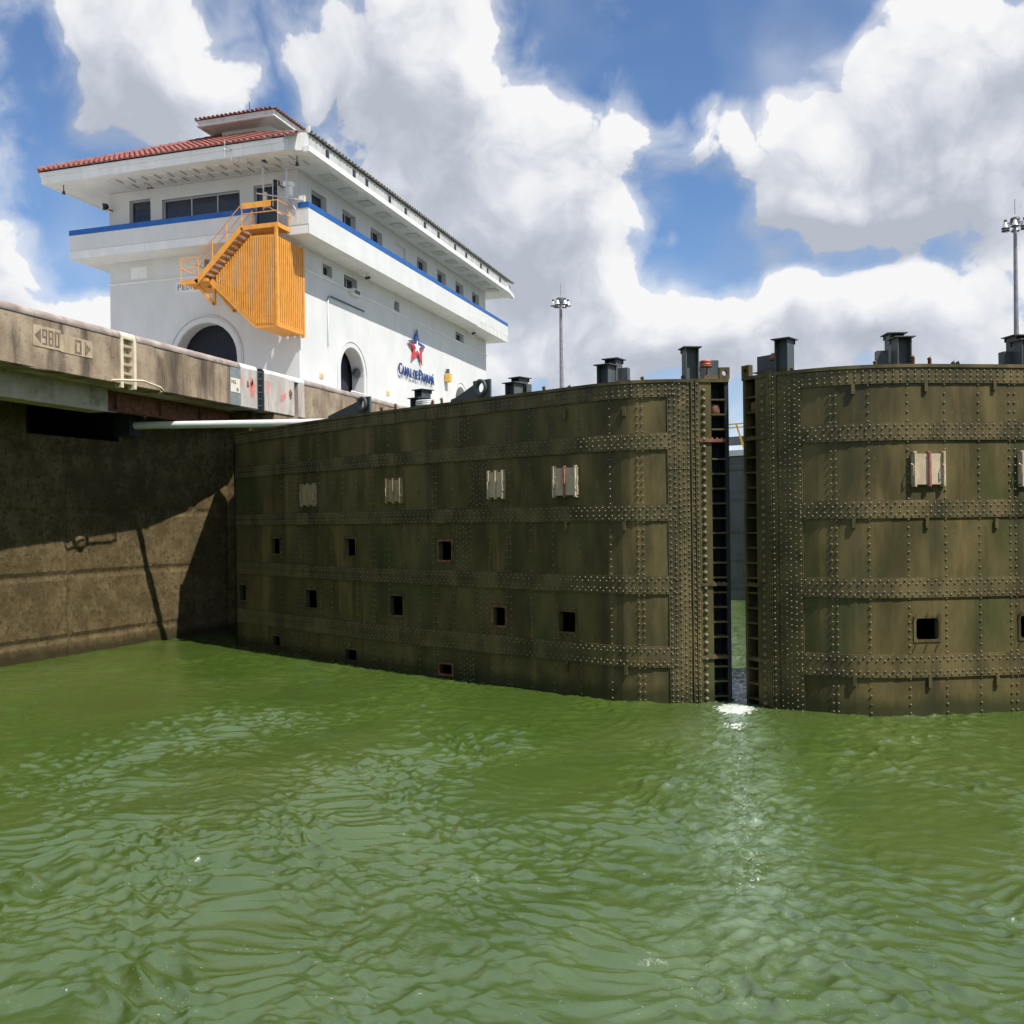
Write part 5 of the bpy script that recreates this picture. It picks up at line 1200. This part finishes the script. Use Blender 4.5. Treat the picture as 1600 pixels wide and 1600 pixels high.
t = thing('pipe_frame', 'white horizontal pipe frame carrying aerials at the stair head', 'frame', (aty(405, 302, BF - .15).x, BF - .15, ZP1))
p0, p1 = aty(401, 302, BF - .3), aty(474, 313, BF - .05); MB().tube([p0, p1], .035, 8).build('pipe', alu_m, t)
p0, p1 = aty(416, 321, BF - .3), aty(444, 337, BF - .05); MB().tube([p0, p1], .025, 8).build('pipe', alu_m, t)
p0, p1 = aty(415, 304, BF - .2), aty(416, 324, BF - .2); MB().box(p0.x - .08, p0.x + .06, BF - .26, BF - .14, p1.z, p0.z + .1).build('bracket', cream_m, t)
p0, p1 = aty(454, 316, BF - .05), aty(463, 328, BF - .05); MB().tube([p0, p1], .02, 6).build('brace', alu_m, t); adopt(t)
# conduit on the side wall
g0, g1, g2 = ry(512, 541), ry(512.5, 462), ry(568, 482)
t = thing('conduit', 'thin grey conduit bent like a hook on the sunny side wall', 'pipe', (XB, g0.y, g0.z))
MB().tube([(XB + .04, g0.y, g0.z), (XB + .04, g0.y, g1.z - .15), (XB + .04, g0.y + .08, g1.z - .03), (XB + .04, g0.y + .25, g1.z)], .028, 6).build('pipe', alu_m, t); MB().tube([(XB + .04, g0.y + .25, g1.z), (XB + .04, g2.y, g1.z)], .04, 6).build('tray', post_m, t); adopt(t)
c = ry(696, 590); t = thing('wall_lamp', 'yellow box lamp on the side wall near the far arch', 'light', (XB, c.y, c.z)); MB().box(XB + .05, XB + .35, c.y - .25, c.y + .25, c.z - .3, c.z + .25).build('lamp_box', yel_m, t); MB().tube([(XB + .18, c.y, c.z + .25), (XB + .18, c.y, c.z + .55)], .12, 10).build('cap', post_m, t); adopt(t)
for (px_, py_, lab) in ((502, 587, 'small yellow vent plate on the side wall near the stair'), (606, 614, 'small yellow vent plate on the side wall below the lettering')):
    c = ry(px_, py_); t = thing('vent_plate', lab, 'vent', (XB, c.y, c.z)); MB().box(XB + .001, XB + .03, c.y - .2, c.y + .2, c.z - .14, c.z + .14).build('frame', cream_m, t); MB().box(XB + .031, XB + .04, c.y - .13, c.y + .13, c.z - .08, c.z + .08).build('grille', yel_m, t); adopt(t)
c = ry(558, 573); t = thing('speaker_dish', 'round dark loudspeaker inside the near side arch', 'loudspeaker', (XB - .4, A1[0] + A1[1], c.z)); MB().tube([(XB - .35, A1[0] + A1[1] - .001, A1[2] + .2), (XB - .35, A1[0] + A1[1] - .2, A1[2] + .2)], [.2, .26], 16).build('horn', post_m, t); adopt(t)
for (px_, py_, lab) in ((573, 428, 'small black camera under the balcony above the second small window'), (739, 517, 'small black camera under the far end of the balcony')):
    c = atx(px_, py_, XB + .5); t = thing('dome_camera', lab, 'camera', (XB + .5, c.y, ZP0)); MB().tube([(XB + .5, c.y, ZP0 + .02), (XB + .5, c.y, ZP0 - .2)], .03, 6).build('stem', trim_m, t); MB().tube([(XB + .5, c.y - .12, ZP0 - .28), (XB + .62, c.y + .1, ZP0 - .2)], .08, 8).build('body', black_m, t); adopt(t)
c = ry(551, 459); r = lo_r[1]; t = thing('air_conditioner', 'small white box unit on the sill of the second small window', 'air conditioner', (XB, r[1] - .5, r[2])); MB().box(XB - .1, XB + .25, r[1] - .9, r[1] - .1, r[2] - .22, r[2] + .1).build('case', trim_m, t); MB().box(XB + .251, XB + .26, r[1] - .82, r[1] - .18, r[2] - .16, r[2] + .04).build('grille', post_m, t); adopt(t)
q = aty(390, 172, 46.4); t = thing('lightning_rod', 'thin rod on top of the roof lantern', 'rod', (q.x, q.y, q.z - .4)); MB().tube([(q.x, q.y, q.z - .6), (q.x, q.y, aty(390, 160, 46.4).z)], .022, 6).build('rod', black_m, t); adopt(t)
# railing by the near arch foot
r0 = ry(533, 588); t = thing('hand_railing', 'low white railing at the foot of the near side arch', 'railing', (XB + .6, A1[0], ZT))
for z in (.55, 1.0): MB().tube([(XB + .6, A1[0] - 1.3, ZT + z), (XB + .6, A1[0] + .6, ZT + z)], .03, 6).build('rail', logow_m, t)
for y in (-1.3, -.35, .6): MB().tube([(XB + .6, A1[0] + y, ZT - .02), (XB + .6, A1[0] + y, ZT + 1.0)], .03, 6).build('post', logow_m, t)
adopt(t)

# ------------------------------------------------------------------ high-mast lights
def light_mast(px_, ytop, depth, label, k):
    d = ray(px_, ytop); p = CAM + d * depth; x, y, zt_ = p
    t = thing('light_mast', label, 'light mast', (x, y, ZT), 'high-mast floodlights')
    MB().tube([(x, y, ZT), (x, y, zt_ - .2)], [.34 * k, .17 * k], 14).build('pole', mast_m, t)
    h = MB(); h.lathe([(0, .55), (.36, .5), (.42, .3), (.38, .0), (.2, -.12), (0, -.12)], (x, y, zt_), 16); h.build('hub', post_m, t)
    MB().tube([(x, y, zt_ + .8), (x, y, zt_ + 2.2)], .03, 6).build('lightning_rod', mast_m, t)
    ringp = [(x + 0.80 * math.cos(q * math.pi / 12), y + 0.80 * math.sin(q * math.pi / 12), zt_ - .05) for q in range(25)]
    MB().tube(ringp, .05, 6, False).build('ring', mast_m, t)
    for q in range(6):
        an = q * math.pi / 3 + .35; cx, cy = x + .88 * math.cos(an), y + .88 * math.sin(an)
        MB().bar((x, y, zt_), (cx, cy, zt_), .07, .07).build('arm', mast_m, t)
        l = MB(); l.lathe([(.0, .42), (.12, .38), (.17, .22), (.31, -.12)], (cx, cy, zt_ - .3), 14); lo_ = l.build('lamp', lamp_m, t)
        MB().lathe([(.32, -.12), (.36, -.15), (.36, -.21), (.0, -.21)], (cx, cy, zt_ - .3), 14).build('lamp_rim', black_m, lo_)
        MB().box(cx - .12, cx + .12, cy - .12, cy + .12, zt_ + .12, zt_ + .3).build('ballast_box', post_m, lo_)
    adopt(t)
light_mast(876, 472, 118, 'tall light mast with a ring of lamps standing nearer the picture centre', 1.)
light_mast(1586, 349, 88, 'tall light mast with a ring of lamps at the right picture edge', .85)
